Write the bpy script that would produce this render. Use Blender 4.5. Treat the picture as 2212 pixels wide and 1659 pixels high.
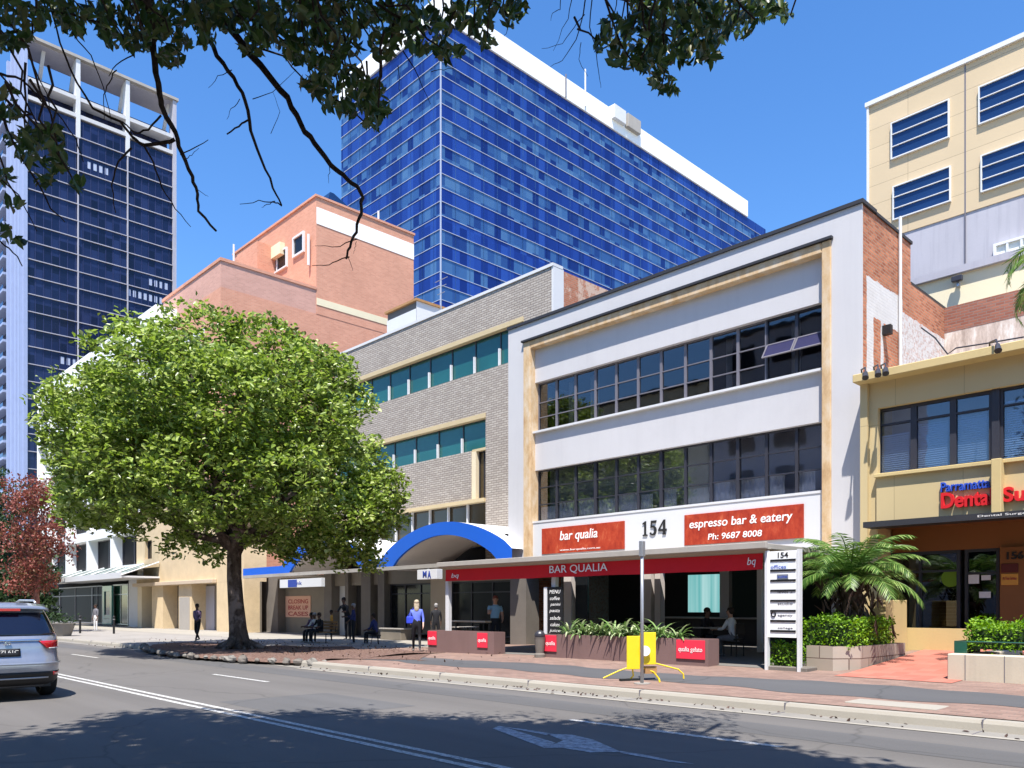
import bpy, bmesh, math, random
import numpy as np
from mathutils import Vector, Matrix
for o in list(bpy.data.objects): bpy.data.objects.remove(o)
S = bpy.context.scene
R = math.radians
random.seed(7); rng = np.random.default_rng(11)
C = bpy.data.collections.new('street'); S.collection.children.link(C)

# ---------------- camera, sky, sun, exposure ----------------
EYE = 1.62; FOC = 1734.0; HOR = 1312.0; YAW = R(46.15)   # photo read at 2212 px wide
cd = bpy.data.cameras.new('camera'); cam = bpy.data.objects.new('camera', cd); C.objects.link(cam)
cam.location = (0, 0, EYE); cam.rotation_euler = (R(90), 0, YAW)
cd.sensor_width = 36; cd.lens = 36*FOC/2212; cd.shift_y = 0.2181; cd.clip_end = 6000; cd.clip_start = 0.05
S.camera = cam
SUN = Vector((0.29, -0.37, 1.0)).normalized()
W = bpy.data.worlds.new('World'); S.world = W; W.use_nodes = True
wn = W.node_tree.nodes; wl = W.node_tree.links
for n in list(wn): wn.remove(n)
sky = wn.new('ShaderNodeTexSky'); sky.sky_type = 'NISHITA'; sky.sun_disc = False
sky.sun_elevation = math.asin(SUN.z); sky.sun_rotation = math.atan2(SUN.x, SUN.y)
sky.air_density = 1.0; sky.dust_density = 0.2; sky.ozone_density = 3.0
hs = wn.new('ShaderNodeHueSaturation'); hs.inputs['Saturation'].default_value = 1.25; hs.inputs['Hue'].default_value = 0.505; hs.inputs['Value'].default_value = 1.0
bgn = wn.new('ShaderNodeBackground'); bgn.inputs['Strength'].default_value = 0.14
wo = wn.new('ShaderNodeOutputWorld')
wl.new(sky.outputs[0], hs.inputs['Color']); wl.new(hs.outputs[0], bgn.inputs[0]); wl.new(bgn.outputs[0], wo.inputs[0])
ld = bpy.data.lights.new('sun', 'SUN'); ld.energy = 4.8; ld.angle = R(0.5); ld.color = (1, 0.95, 0.88)
sun = bpy.data.objects.new('sun', ld); C.objects.link(sun); sun.location = (0, 0, 60)
sun.rotation_euler = (-SUN).to_track_quat('-Z', 'Y').to_euler()
S.view_settings.view_transform = 'Standard'; S.view_settings.look = 'None'
S.view_settings.gamma = 1; S.view_settings.exposure = 0.95
S.render.engine = 'CYCLES'
S.cycles.max_bounces = 6; S.cycles.transparent_max_bounces = 12

# ---------------- measuring ----------------
ca, sa = math.cos(YAW), math.sin(YAW)
def Dof(px, Y): t = (px-1106)/FOC; return Y/(ca+sa*t)
def Xat(px, Y): t = (px-1106)/FOC; return Dof(px, Y)*(-sa+ca*t)
def Zat(px, py, Y): return EYE+(HOR-py)/FOC*Dof(px, Y)
def Yx(px, X): t = (px-1106)/FOC; return -X*(ca+sa*t)/(sa-ca*t)
def Zx(px, py, X):
    Y = Yx(px, X); return EYE+(HOR-py)/FOC*(-sa*X+ca*Y)
def PD(px, py, D):
    t = (px-1106)/FOC; return Vector((D*(-sa+ca*t), D*(ca+sa*t), EYE+(HOR-py)/FOC*D))
def proj(P):
    D = -sa*P[0]+ca*P[1]; s = ca*P[0]+sa*P[1]
    if D < 0.05: return None
    return (1106+FOC*s/D, HOR-FOC*(P[2]-EYE)/D, D)
def smooth(a, b, x):
    t = min(1, max(0, (x-a)/(b-a))); return t*t*(3-2*t)
def kerbY(X): return 11.35+0.035*max(-19, min(X, 4)) if X > -19 else 10.685
def zg(X, Y):
    s = smooth(-26, -13, X)
    z = 0.15+s*0.026*max(0, Y-11.4)
    if X > -8.0: z += 0.05*max(0, Y-16.3)*smooth(-8.0, -7.2, X)
    return z
def G(px, py, road=False):
    z = 0 if road else 0.2
    for i in range(8):
        D = FOC*(EYE-z)/(py-HOR); p = PD(px, py, D)
        if not road: z = zg(p.x, p.y)
    p.z = z
    return p

# ---------------- materials ----------------
MATS = {}
def nm(name):
    m = bpy.data.materials.new(name); m.use_nodes = True; nt = m.node_tree
    for n in list(nt.nodes): nt.nodes.remove(n)
    o = nt.nodes.new('ShaderNodeOutputMaterial'); MATS[name] = m
    return m, nt, o
def N(nt, t, **k):
    n = nt.nodes.new(t)
    for a, v in k.items():
        if a in n.inputs: n.inputs[a].default_value = v
        else: setattr(n, a, v)
    return n
def pos(nt, sc=(1, 1, 1)):
    g = N(nt, 'ShaderNodeNewGeometry'); v = N(nt, 'ShaderNodeVectorMath', operation='MULTIPLY')
    nt.links.new(g.outputs['Position'], v.inputs[0]); v.inputs[1].default_value = sc
    return v.outputs[0]
def math_(nt, op, a, b=None, clamp=False):
    n = N(nt, 'ShaderNodeMath', operation=op); n.use_clamp = clamp
    for i, x in enumerate((a, b)):
        if x is None: continue
        if isinstance(x, (int, float)): n.inputs[i].default_value = x
        else: nt.links.new(x, n.inputs[i])
    return n.outputs[0]
def mixc(nt, f, a, b, mode='MIX'):
    n = N(nt, 'ShaderNodeMix', data_type='RGBA', blend_type=mode)
    for s, x in (('Factor', f), ('A', a), ('B', b)):
        i = n.inputs[0] if s == 'Factor' else (n.inputs[6] if s == 'A' else n.inputs[7])
        if isinstance(x, (int, float)): i.default_value = x
        elif isinstance(x, tuple): i.default_value = (*x[:3], 1)
        else: nt.links.new(x, i)
    return n.outputs[2]
def mixf(nt, f, a, b): 
    return math_(nt, 'ADD', math_(nt, 'MULTIPLY', a, math_(nt, 'SUBTRACT', 1.0, f)), math_(nt, 'MULTIPLY', b, f))
def noise(nt, v, s, d=3, r=0.55):
    n = N(nt, 'ShaderNodeTexNoise'); n.inputs['Scale'].default_value = s; n.inputs['Detail'].default_value = d
    n.inputs['Roughness'].default_value = r
    nt.links.new(v, n.inputs['Vector']); return n.outputs['Fac']
def ramp(nt, f, stops):
    r = N(nt, 'ShaderNodeValToRGB'); e = r.color_ramp.elements
    while len(e) < len(stops): e.new(0.5)
    for i, (p, c) in enumerate(stops):
        e[i].position = p; e[i].color = (*c, 1) if not isinstance(c, (int, float)) else (c, c, c, 1)
    nt.links.new(f, r.inputs[0]); return r.outputs[0]
def bsdf(nt, o, col, rough=0.8, metal=0, spec=0.3, bump=None, bs=0.3, bd=0.02, coat=0):
    b = N(nt, 'ShaderNodeBsdfPrincipled')
    if isinstance(col, tuple): b.inputs['Base Color'].default_value = (*col, 1)
    else: nt.links.new(col, b.inputs['Base Color'])
    if isinstance(rough, (int, float)): b.inputs['Roughness'].default_value = rough
    else: nt.links.new(rough, b.inputs['Roughness'])
    b.inputs['Metallic'].default_value = metal; b.inputs['Specular IOR Level'].default_value = spec
    b.inputs['Coat Weight'].default_value = coat
    if bump is not None:
        q = N(nt, 'ShaderNodeBump', Strength=bs, Distance=bd); nt.links.new(bump, q.inputs['Height'])
        nt.links.new(q.outputs[0], b.inputs['Normal'])
    nt.links.new(b.outputs[0], o.inputs[0]); return b
def paint(name, c, rough=0.7, amt=0.12, ns=1.2, grime=0.15, metal=0, spec=0.3, bs=0.15, fine=30, streak=0.0, coat=0, dirt=None):
    """weathered plain surface: broad stains, fine grain, vertical run-off streaks"""
    m, nt, o = nm(name); v = pos(nt)
    a = noise(nt, v, ns, 4, 0.6); b = noise(nt, v, fine, 2)
    f = math_(nt, 'ADD', math_(nt, 'MULTIPLY', math_(nt, 'SUBTRACT', a, 0.5), amt*2), math_(nt, 'MULTIPLY', math_(nt, 'SUBTRACT', b, 0.5), amt))
    f = math_(nt, 'ADD', f, 1.0)
    h = N(nt, 'ShaderNodeHueSaturation'); h.inputs['Color'].default_value = (*c, 1); nt.links.new(f, h.inputs['Value'])
    col = h.outputs[0]
    g = ramp(nt, noise(nt, v, ns*0.35, 5, 0.7), [(0.52, 0.0), (0.72, 1.0)])
    d = dirt or tuple(x*0.55 for x in c)
    col = mixc(nt, math_(nt, 'MULTIPLY', g, grime), col, d)
    if streak:
        s = ramp(nt, noise(nt, pos(nt, (3.5, 3.5, 0.18)), 1.0, 4, 0.65), [(0.5, 0.0), (0.75, 1.0)])
        col = mixc(nt, math_(nt, 'MULTIPLY', s, streak), col, d)
    bsdf(nt, o, col, rough, metal, spec, b, bs, 0.01, coat)
    return m
def wallvec(nt):
    """2D brick coordinates on any vertical or flat face: along the wall, up the wall"""
    g = N(nt, 'ShaderNodeNewGeometry'); sp = N(nt, 'ShaderNodeSeparateXYZ'); nt.links.new(g.outputs['Position'], sp.inputs[0])
    sn = N(nt, 'ShaderNodeSeparateXYZ'); nt.links.new(g.outputs['True Normal'], sn.inputs[0])
    fx = math_(nt, 'GREATER_THAN', math_(nt, 'ABSOLUTE', sn.outputs[0]), 0.6)
    u = mixf(nt, fx, sp.outputs[0], sp.outputs[1])
    c = N(nt, 'ShaderNodeCombineXYZ'); nt.links.new(u, c.inputs[0]); nt.links.new(sp.outputs[2], c.inputs[1])
    return c.outputs[0], g.outputs['Position'], sp
def brick(name, c1, c2, mort, bw=0.24, bh=0.086, ms=0.012, bs=0.5, amt=0.25, extra=None, off=0.5, rough=0.85, flat=False):
    m, nt, o = nm(name)
    v, p, sp = wallvec(nt)
    if flat: v = p
    b = N(nt, 'ShaderNodeTexBrick'); nt.links.new(v, b.inputs['Vector'])
    b.inputs['Scale'].default_value = 1.0; b.inputs['Brick Width'].default_value = bw; b.inputs['Row Height'].default_value = bh
    b.inputs['Mortar Size'].default_value = ms; b.inputs['Mortar Smooth'].default_value = 0.2; b.offset = off
    b.inputs['Color1'].default_value = (*c1, 1); b.inputs['Color2'].default_value = (*c2, 1); b.inputs['Mortar'].default_value = (*mort, 1)
    b.inputs['Bias'].default_value = 0.0
    n1 = noise(nt, p, 0.5, 4, 0.6)
    h = N(nt, 'ShaderNodeHueSaturation'); nt.links.new(b.outputs['Color'], h.inputs['Color'])
    nt.links.new(math_(nt, 'ADD', 1-amt/2, math_(nt, 'MULTIPLY', n1, amt)), h.inputs['Value'])
    col = h.outputs[0]
    if extra: col = extra(nt, col, p, sp)
    bsdf(nt, o, col, rough, 0, 0.2, math_(nt, 'SUBTRACT', 1.0, b.outputs['Fac']), bs, 0.02)
    return m
def glass(name, tint=(0.6, 0.7, 0.75), refl=0.25, rough=0.02):
    """see-through pane: Fresnel reflection over a tinted clear body"""
    m, nt, o = nm(name)
    t = N(nt, 'ShaderNodeBsdfTransparent'); t.inputs[0].default_value = (*tint, 1)
    g = N(nt, 'ShaderNodeBsdfGlossy'); g.inputs['Roughness'].default_value = rough; g.inputs[0].default_value = (0.95, 0.97, 1, 1)
    f = N(nt, 'ShaderNodeLayerWeight', Blend=0.25)
    q = N(nt, 'ShaderNodeBump', Strength=0.05, Distance=0.05); nt.links.new(noise(nt, pos(nt), 0.9, 2), q.inputs['Height']); nt.links.new(q.outputs[0], g.inputs['Normal'])
    x = N(nt, 'ShaderNodeMixShader'); nt.links.new(math_(nt, 'ADD', math_(nt, 'MULTIPLY', f.outputs['Fresnel'], 0.7), refl*0.5, True), x.inputs[0])
    nt.links.new(t.outputs[0], x.inputs[1]); nt.links.new(g.outputs[0], x.inputs[2]); nt.links.new(x.outputs[0], o.inputs[0])
    return m
def dglass(name, c, rough=0.06, metal=0.0, var=0.5, ns=0.6, spec=0.6):
    """dark tinted glazing"""
    m, nt, o = nm(name); v = pos(nt); n = noise(nt, v, ns, 3)
    h = N(nt, 'ShaderNodeHueSaturation'); h.inputs['Color'].default_value = (*c, 1)
    nt.links.new(math_(nt, 'ADD', 1-var/2, math_(nt, 'MULTIPLY', n, var)), h.inputs['Value'])
    bsdf(nt, o, h.outputs[0], rough, metal, spec, noise(nt, v, 0.7, 1), 0.06, 0.05)
    return m
def leafm(name, cols, trans=0.35, rough=0.5):
    m, nt, o = nm(name); g = N(nt, 'ShaderNodeNewGeometry')
    n = noise(nt, g.outputs['Position'], 0.45, 2)
    f = math_(nt, 'ADD', math_(nt, 'MULTIPLY', g.outputs['Random Per Island'], 0.75), math_(nt, 'MULTIPLY', math_(nt, 'SUBTRACT', n, 0.35), 0.6), True)
    k = len(cols); col = ramp(nt, f, [(i/(k-1)*0.94+0.03, c) for i, c in enumerate(cols)])
    b = N(nt, 'ShaderNodeBsdfPrincipled'); nt.links.new(col, b.inputs['Base Color']); b.inputs['Roughness'].default_value = rough
    b.inputs['Specular IOR Level'].default_value = 0.35
    t = N(nt, 'ShaderNodeBsdfTranslucent')
    h = N(nt, 'ShaderNodeHueSaturation', Value=1.5, Saturation=1.1); nt.links.new(col, h.inputs['Color']); nt.links.new(h.outputs[0], t.inputs[0])
    x = N(nt, 'ShaderNodeMixShader'); x.inputs[0].default_value = trans
    nt.links.new(b.outputs[0], x.inputs[1]); nt.links.new(t.outputs[0], x.inputs[2]); nt.links.new(x.outputs[0], o.inputs[0])
    return m
def flat(name, c, rough=0.6, metal=0, spec=0.4, coat=0):
    m, nt, o = nm(name); n = noise(nt, pos(nt), 14, 3)
    h = N(nt, 'ShaderNodeHueSaturation'); h.inputs['Color'].default_value = (*c, 1)
    nt.links.new(math_(nt, 'ADD', 0.9, math_(nt, 'MULTIPLY', n, 0.2)), h.inputs['Value'])
    bsdf(nt, o, h.outputs[0], rough, metal, spec, coat=coat); return m

# ---------------- mesh building ----------------
ORG = {}
class MB:
    def __init__(s): s.v = []; s.f = []; s.m = []; s.cm = 0
    def add(s, vs, fs):
        n = len(s.v); s.v += [tuple(map(float, v)) for v in vs]; s.f += [tuple(n+i for i in f) for f in fs]; s.m += [s.cm]*len(fs); return s
    def box(s, x0, x1, y0, y1, z0, z1):
        v = [(x, y, z) for z in (z0, z1) for y in (y0, y1) for x in (x0, x1)]
        return s.add(v, [(0, 2, 3, 1), (4, 5, 7, 6), (0, 1, 5, 4), (2, 6, 7, 3), (0, 4, 6, 2), (1, 3, 7, 5)])
    def obox(s, c, ax, ay, az, hx, hy, hz):
        c = Vector(c); v = [c+ax*(i*hx)+ay*(j*hy)+az*(k*hz) for k in (-1, 1) for j in (-1, 1) for i in (-1, 1)]
        return s.add(v, [(0, 2, 3, 1), (4, 5, 7, 6), (0, 1, 5, 4), (2, 6, 7, 3), (0, 4, 6, 2), (1, 3, 7, 5)])
    def quad(s, a, b, c, d): return s.add([a, b, c, d], [(0, 1, 2, 3)])
    def prism(s, pts, y0, y1, ax='y'):
        """outline in (u,z), extruded between y0 and y1 (or along x)"""
        f = (lambda u, z, d: (u, d, z)) if ax == 'y' else ((lambda u, z, d: (d, u, z)) if ax == 'x' else (lambda u, z, d: (u, z, d)))
        n = len(pts); v = [f(u, z, y0) for u, z in pts]+[f(u, z, y1) for u, z in pts]
        return s.add(v, [tuple(range(n)), tuple(range(2*n-1, n-1, -1))]+[(i, i+n, (i+1) % n+n, (i+1) % n) for i in range(n)])
    def tube(s, path, rad, n=8, cap=True):
        P = [Vector(p) for p in path]; k = len(P); rad = rad if hasattr(rad, '__len__') else [rad]*k
        base = len(s.v); up = Vector((0.13, 0.21, 0.97)); prev = None
        for i, p in enumerate(P):
            t = (P[min(i+1, k-1)]-P[max(i-1, 0)]); t = t.normalized() if t.length > 1e-9 else Vector((0, 0, 1))
            a = (prev-t*prev.dot(t)) if prev is not None else t.cross(up if abs(t.dot(up)) < .9 else Vector((1, 0, 0)))
            a.normalize(); b = t.cross(a); prev = a
            for j in range(n):
                q = 2*math.pi*j/n; w = p+(a*math.cos(q)+b*math.sin(q))*rad[i]; s.v.append(tuple(w))
        fs = [(base+i*n+j, base+i*n+(j+1) % n, base+(i+1)*n+(j+1) % n, base+(i+1)*n+j) for i in range(k-1) for j in range(n)]
        if cap: fs += [tuple(base+j for j in range(n-1, -1, -1)), tuple(base+(k-1)*n+j for j in range(n))]
        s.f += fs; s.m += [s.cm]*len(fs); return s
    def ball(s, c, r, n=10, m=7):
        r = r if hasattr(r, '__len__') else (r, r, r); v = []; f = []
        for i in range(m+1):
            a = math.pi*i/m
            for j in range(n):
                b = 2*math.pi*j/n; v.append((c[0]+r[0]*math.sin(a)*math.cos(b), c[1]+r[1]*math.sin(a)*math.sin(b), c[2]+r[2]*math.cos(a)))
        for i in range(m):
            for j in range(n): f.append((i*n+j, (i+1)*n+j, (i+1)*n+(j+1) % n, i*n+(j+1) % n))
        return s.add(v, f)
    def ring(s, c, R0, r, axis='x', n=24, k=6, sy=1.0):
        v = []; f = []
        for i in range(n):
            a = 2*math.pi*i/n
            for j in range(k):
                b = 2*math.pi*j/k; q = R0+r*math.cos(b); h = r*math.sin(b)
                u, w = q*math.cos(a), q*math.sin(a)*sy
                v.append({'x': (c[0]+h, c[1]+u, c[2]+w), 'y': (c[0]+u, c[1]+h, c[2]+w), 'z': (c[0]+u, c[1]+w, c[2]+h)}[axis])
        for i in range(n):
            for j in range(k): f.append((i*k+j, ((i+1) % n)*k+j, ((i+1) % n)*k+(j+1) % k, i*k+(j+1) % k))
        return s.add(v, f)
    def build(s, name, mat, parent=None, bevel=0, smooth=False, seg=1):
        o0 = ORG.get(parent.name, Vector()) if parent else Vector()
        me = bpy.data.meshes.new(name)
        me.from_pydata([(v[0]-o0.x, v[1]-o0.y, v[2]-o0.z) for v in s.v], [], s.f)
        mats = mat if isinstance(mat, (list, tuple)) else [mat]
        for m in mats: me.materials.append(MATS[m])
        if len(mats) > 1: me.polygons.foreach_set('material_index', s.m)
        bm = bmesh.new(); bm.from_mesh(me); bmesh.ops.recalc_face_normals(bm, faces=bm.faces); bm.to_mesh(me); bm.free()
        if smooth:
            for p in me.polygons: p.use_smooth = True
        o = bpy.data.objects.new(name, me); C.objects.link(o)
        if parent: o.parent = parent; ORG[o.name] = o0
        if bevel:
            b = o.modifiers.new('bevel', 'BEVEL'); b.width = bevel; b.segments = seg; b.limit_method = 'ANGLE'; b.angle_limit = R(40)
        return o
def root(name, label, cat, loc, group=None):
    o = bpy.data.objects.new(name, None); C.objects.link(o); o.location = loc; o.empty_display_size = 0.2
    o['label'] = label; o['category'] = cat
    if group: o['group'] = group
    ORG[o.name] = Vector(loc); return o
def tag(o, label, cat, group=None):
    o['label'] = label; o['category'] = cat
    if group: o['group'] = group
    return o
def struct(o): o['kind'] = 'structure'; return o
def copy_thing(src, label=None, group=None):
    """copy a thing, its parts and their sub-parts"""
    def cp(o, par):
        c = o.copy(); C.objects.link(c)
        if par: c.parent = par
        for ch in list(o.children): cp(ch, c)
        return c
    c = cp(src, None)
    if label: c['label'] = label
    if group: c['group'] = group
    ORG[c.name] = Vector(c.location)
    return c
def textbox(name, s, x0, x1, z0, z1, y, mat, parent, depth=0.01, offset=0.0, axis='y', shear=0, label=None):
    """raised lettering fitted to a real-world rectangle; axis 'y' faces the street, 'x' faces +X"""
    cu = bpy.data.curves.new(name, 'FONT'); cu.body = s; cu.extrude = 0.01; cu.offset = offset; cu.shear = shear; cu.resolution_u = 4
    cu.align_x = 'CENTER'; cu.space_line = 0.9
    t = bpy.data.objects.new(name, cu); C.objects.link(t)
    dg = bpy.context.evaluated_depsgraph_get(); me = bpy.data.meshes.new_from_object(t.evaluated_get(dg))
    bpy.data.objects.remove(t)
    v = np.zeros(len(me.vertices)*3); me.vertices.foreach_get('co', v); v = v.reshape(-1, 3)
    lo, hi = v.min(0), v.max(0); o0 = ORG.get(parent.name, Vector()) if parent else Vector()
    u = (v[:, 0]-lo[0])/(hi[0]-lo[0]); w = (v[:, 1]-lo[1])/(hi[1]-lo[1]); d = (v[:, 2]-lo[2])/(hi[2]-lo[2])
    if axis == 'y': q = np.stack([x0+u*(x1-x0)-o0.x, y-d*depth-o0.y, z0+w*(z1-z0)-o0.z], 1)
    else: q = np.stack([y+d*depth-o0.x, x0+u*(x1-x0)-o0.y, z0+w*(z1-z0)-o0.z], 1)
    me.vertices.foreach_set('co', q.ravel()); me.materials.clear(); me.materials.append(MATS[mat])
    for p in me.polygons: p.material_index = 0
    o = bpy.data.objects.new(name, me); C.objects.link(o)
    if parent: o.parent = parent; ORG[o.name] = o0
    return o

def leaf_mesh(name, cen, L, Wd, mat, parent, dirs=None, flatness=0.0, fold=0.18, droop=0.0):
    """many separate folded leaves as one crown"""
    n = len(cen); L = np.broadcast_to(L, n)*rng.uniform(0.7, 1.2, n); Wd = L*Wd
    if dirs is None: dirs = rng.normal(size=(n, 3)); dirs[:, 2] = dirs[:, 2]*(1-flatness)-droop
    u = dirs/np.linalg.norm(dirs, axis=1)[:, None]
    r = rng.normal(size=(n, 3)); r[:, 2] += flatness*3
    nn = r-u*(r*u).sum(1)[:, None]; nn /= np.linalg.norm(nn, axis=1)[:, None]; s = np.cross(nn, u)
    a = cen-u*(L/2)[:, None]; b = cen+u*(L/2)[:, None]-nn*(L*0.1)[:, None]
    f1 = nn*(Wd*fold)[:, None]; c1 = cen-u*(L*0.14)[:, None]; c2 = cen+u*(L*0.2)[:, None]
    v = np.stack([a, c1+s*(Wd/2)[:, None]+f1, c2+s*(Wd*.36)[:, None]+f1*.8, b, c2-s*(Wd*.36)[:, None]+f1*.8, c1-s*(Wd/2)[:, None]+f1], 1).reshape(-1, 3)
    o0 = ORG.get(parent.name, Vector()) if parent else Vector(); v = v-np.array(o0)
    f = (np.arange(n)[:, None]*6+np.array([0, 1, 2, 3, 0, 3, 4, 5])[None]).reshape(-1)
    me = bpy.data.meshes.new(name); me.vertices.add(6*n); me.vertices.foreach_set('co', v.ravel())
    me.loops.add(8*n); me.loops.foreach_set('vertex_index', f.astype(np.int32))
    me.polygons.add(2*n); me.polygons.foreach_set('loop_start', (np.arange(2*n)*4).astype(np.int32)); me.polygons.foreach_set('loop_total', np.full(2*n, 4, np.int32))
    me.update(calc_edges=True); me.materials.append(MATS[mat])
    o = bpy.data.objects.new(name, me); C.objects.link(o)
    if parent: o.parent = parent; ORG[o.name] = o0
    return o
def lobes_pts(lobes, per_m2, size, inner=0.72):
    """leaf positions clustered in twig-sized tufts on the outer shell of several lobes"""
    out = []
    for (c, r) in lobes:
        r = np.array(r if hasattr(r, '__len__') else (r, r, r), float)
        k = int(per_m2*4*math.pi*(r.mean()**2)/14)+4
        d = rng.normal(size=(k, 3)); d /= np.linalg.norm(d, axis=1)[:, None]
        cc = np.array(c)+d*r*rng.uniform(inner, 1.04, (k, 1))
        for q in cc:
            m = rng.integers(9, 20); out.append(q+rng.normal(size=(m, 3))*size*np.array([1, 1, 0.75]))
    return np.concatenate(out)
# ---------------- material library ----------------
def asphalt(name, base, spots=0.35):
    m, nt, o = nm(name); v = pos(nt)
    g = noise(nt, v, 38, 3, 0.8); lane = noise(nt, pos(nt, (0.05, 0.9, 1)), 1.0, 4, 0.6); big = noise(nt, v, 0.25, 4, 0.6)
    f = math_(nt, 'ADD', math_(nt, 'MULTIPLY', math_(nt, 'SUBTRACT', g, 0.5), spots), math_(nt, 'MULTIPLY', math_(nt, 'SUBTRACT', lane, 0.5), 0.6))
    f = math_(nt, 'ADD', f, math_(nt, 'MULTIPLY', math_(nt, 'SUBTRACT', big, 0.5), 0.25))
    h = N(nt, 'ShaderNodeHueSaturation'); h.inputs['Color'].default_value = (*base, 1); nt.links.new(math_(nt, 'ADD', f, 1.0), h.inputs['Value'])
    vo = N(nt, 'ShaderNodeTexVoronoi', feature='DISTANCE_TO_EDGE'); vo.inputs['Scale'].default_value = 0.16
    wv = N(nt, 'ShaderNodeVectorMath', operation='ADD'); nt.links.new(v, wv.inputs[0]); nn = N(nt, 'ShaderNodeTexNoise', Scale=0.8); nt.links.new(v, nn.inputs['Vector']); nt.links.new(nn.outputs['Color'], wv.inputs[1]); nt.links.new(wv.outputs[0], vo.inputs['Vector'])
    cr = ramp(nt, vo.outputs['Distance'], [(0.0, 1.0), (0.006, 0.0)])
    col = mixc(nt, math_(nt, 'MULTIPLY', cr, 0.5), h.outputs[0], tuple(x*0.5 for x in base))
    sp = ramp(nt, noise(nt, v, 2.2, 2), [(0.70, 0.0), (0.72, 1.0)])
    col = mixc(nt, math_(nt, 'MULTIPLY', sp, 0.25), col, tuple(x*0.7 for x in base))
    bsdf(nt, o, col, 0.85, 0, 0.3, g, 0.4, 0.004); return m
asphalt('asphalt', (0.124, 0.116, 0.109)); asphalt('asphalt_dark', (0.085, 0.085, 0.088)); asphalt('asphalt_new', (0.10, 0.098, 0.098))
m, nt, o = nm('road_paint'); v = pos(nt); w = ramp(nt, noise(nt, v, 22, 4, 0.75), [(0.38, 0.0), (0.56, 1.0)])
bsdf(nt, o, mixc(nt, w, (0.17, 0.17, 0.17), (0.58, 0.57, 0.54)), 0.7)
m, nt, o = nm('road_paint_worn'); v = pos(nt); w = ramp(nt, noise(nt, v, 10, 5, 0.8), [(0.4, 0.0), (0.62, 1.0)])
bsdf(nt, o, mixc(nt, w, (0.2, 0.2, 0.21), (0.5, 0.5, 0.52)), 0.8)
brick('pavers', (0.20, 0.13, 0.105), (0.27, 0.18, 0.145), (0.16, 0.13, 0.11), 0.24, 0.12, 0.006, 0.25, 0.5, flat=True)
brick('pavers_red', (0.38, 0.13, 0.095), (0.46, 0.17, 0.125), (0.34, 0.16, 0.13), 0.3, 0.3, 0.006, 0.2, 0.25, flat=True, off=0)
paint('concrete', (0.28, 0.26, 0.235), 0.85, 0.2, 0.8, 0.35, fine=40)
paint('gutter_concrete', (0.23, 0.215, 0.19), 0.85, 0.2, 0.8, 0.4, fine=40)
paint('concrete_light', (0.32, 0.295, 0.25), 0.85, 0.15, 0.6, 0.25, fine=40)
paint('concrete_cream', (0.52, 0.46, 0.36), 0.85, 0.12, 1.5, 0.35, streak=0.3)
m, nt, o = nm('mulch'); v = pos(nt); a = noise(nt, v, 14, 5, 0.8); b = noise(nt, v, 1.0, 3)
col = ramp(nt, a, [(0.3, (0.05, 0.03, 0.025)), (0.5, (0.16, 0.10, 0.08)), (0.7, (0.34, 0.25, 0.2))])
bsdf(nt, o, mixc(nt, math_(nt, 'MULTIPLY', b, 0.5), col, (0.2, 0.12, 0.1)), 0.95, 0, 0.1, a, 1.0, 0.05)
paint('ground_soil', (0.22, 0.2, 0.16), 0.95, 0.3)
paint('render_white', (0.56, 0.545, 0.545), 0.8, 0.05, 0.9, 0.22, streak=0.14, dirt=(0.42, 0.405, 0.41))
paint('white_clean', (0.64, 0.64, 0.64), 0.6, 0.04, 1, 0.1)
paint('white_bright', (0.88, 0.88, 0.86), 0.6, 0.02, 1, 0.03)
m, nt, o = nm('rust_trim'); v = pos(nt); a = noise(nt, pos(nt, (2.5, 2.5, 1.2)), 1.0, 6, 0.75)
bsdf(nt, o, ramp(nt, a, [(0.3, (0.42, 0.25, 0.12)), (0.46, (0.58, 0.40, 0.22)), (0.6, (0.64, 0.50, 0.34)), (0.75, (0.66, 0.58, 0.47))]), 0.8)
flat('coping_dark', (0.03, 0.03, 0.035)); flat('frame_dark', (0.035, 0.035, 0.045), 0.4); flat('frame_mid', (0.16, 0.15, 0.17), 0.4)
flat('frame_white', (0.68, 0.68, 0.68), 0.4); flat('black', (0.012, 0.012, 0.014), 0.5); flat('alu', (0.5, 0.51, 0.53), 0.35, 0.7)
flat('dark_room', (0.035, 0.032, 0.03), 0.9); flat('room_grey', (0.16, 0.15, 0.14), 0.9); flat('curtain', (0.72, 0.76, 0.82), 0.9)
flat('blind', (0.72, 0.73, 0.68), 0.7)
glass('pane_clear', (0.62, 0.62, 0.64), 0.12); glass('pane_blue', (0.72, 0.80, 0.92), 0.10); glass('pane_dim', (0.35, 0.38, 0.4), 0.15)
dglass('glass_teal', (0.018, 0.12, 0.115), 0.08, 0.15, 0.9, 0.35); dglass('glass_dark', (0.012, 0.014, 0.016), 0.12, spec=0.25)
dglass('glass_navy', (0.012, 0.04, 0.12), 0.08, 0.25, 0.8, 0.3); dglass('glass_brown', (0.05, 0.035, 0.015), 0.1)
dglass('glass_green', (0.02, 0.09, 0.06), 0.1); dglass('glass_turq', (0.10, 0.36, 0.36), 0.15)
m, nt, o = nm('glow_panel'); e = N(nt, 'ShaderNodeEmission', Strength=0.45)
vv = ramp(nt, noise(nt, pos(nt, (3, 0.1, 0.1)), 1.0, 2), [(0.35, (0.12, 0.5, 0.5)), (0.65, (0.55, 0.85, 0.85))]); nt.links.new(vv, e.inputs[0]); nt.links.new(e.outputs[0], o.inputs[0])
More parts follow.
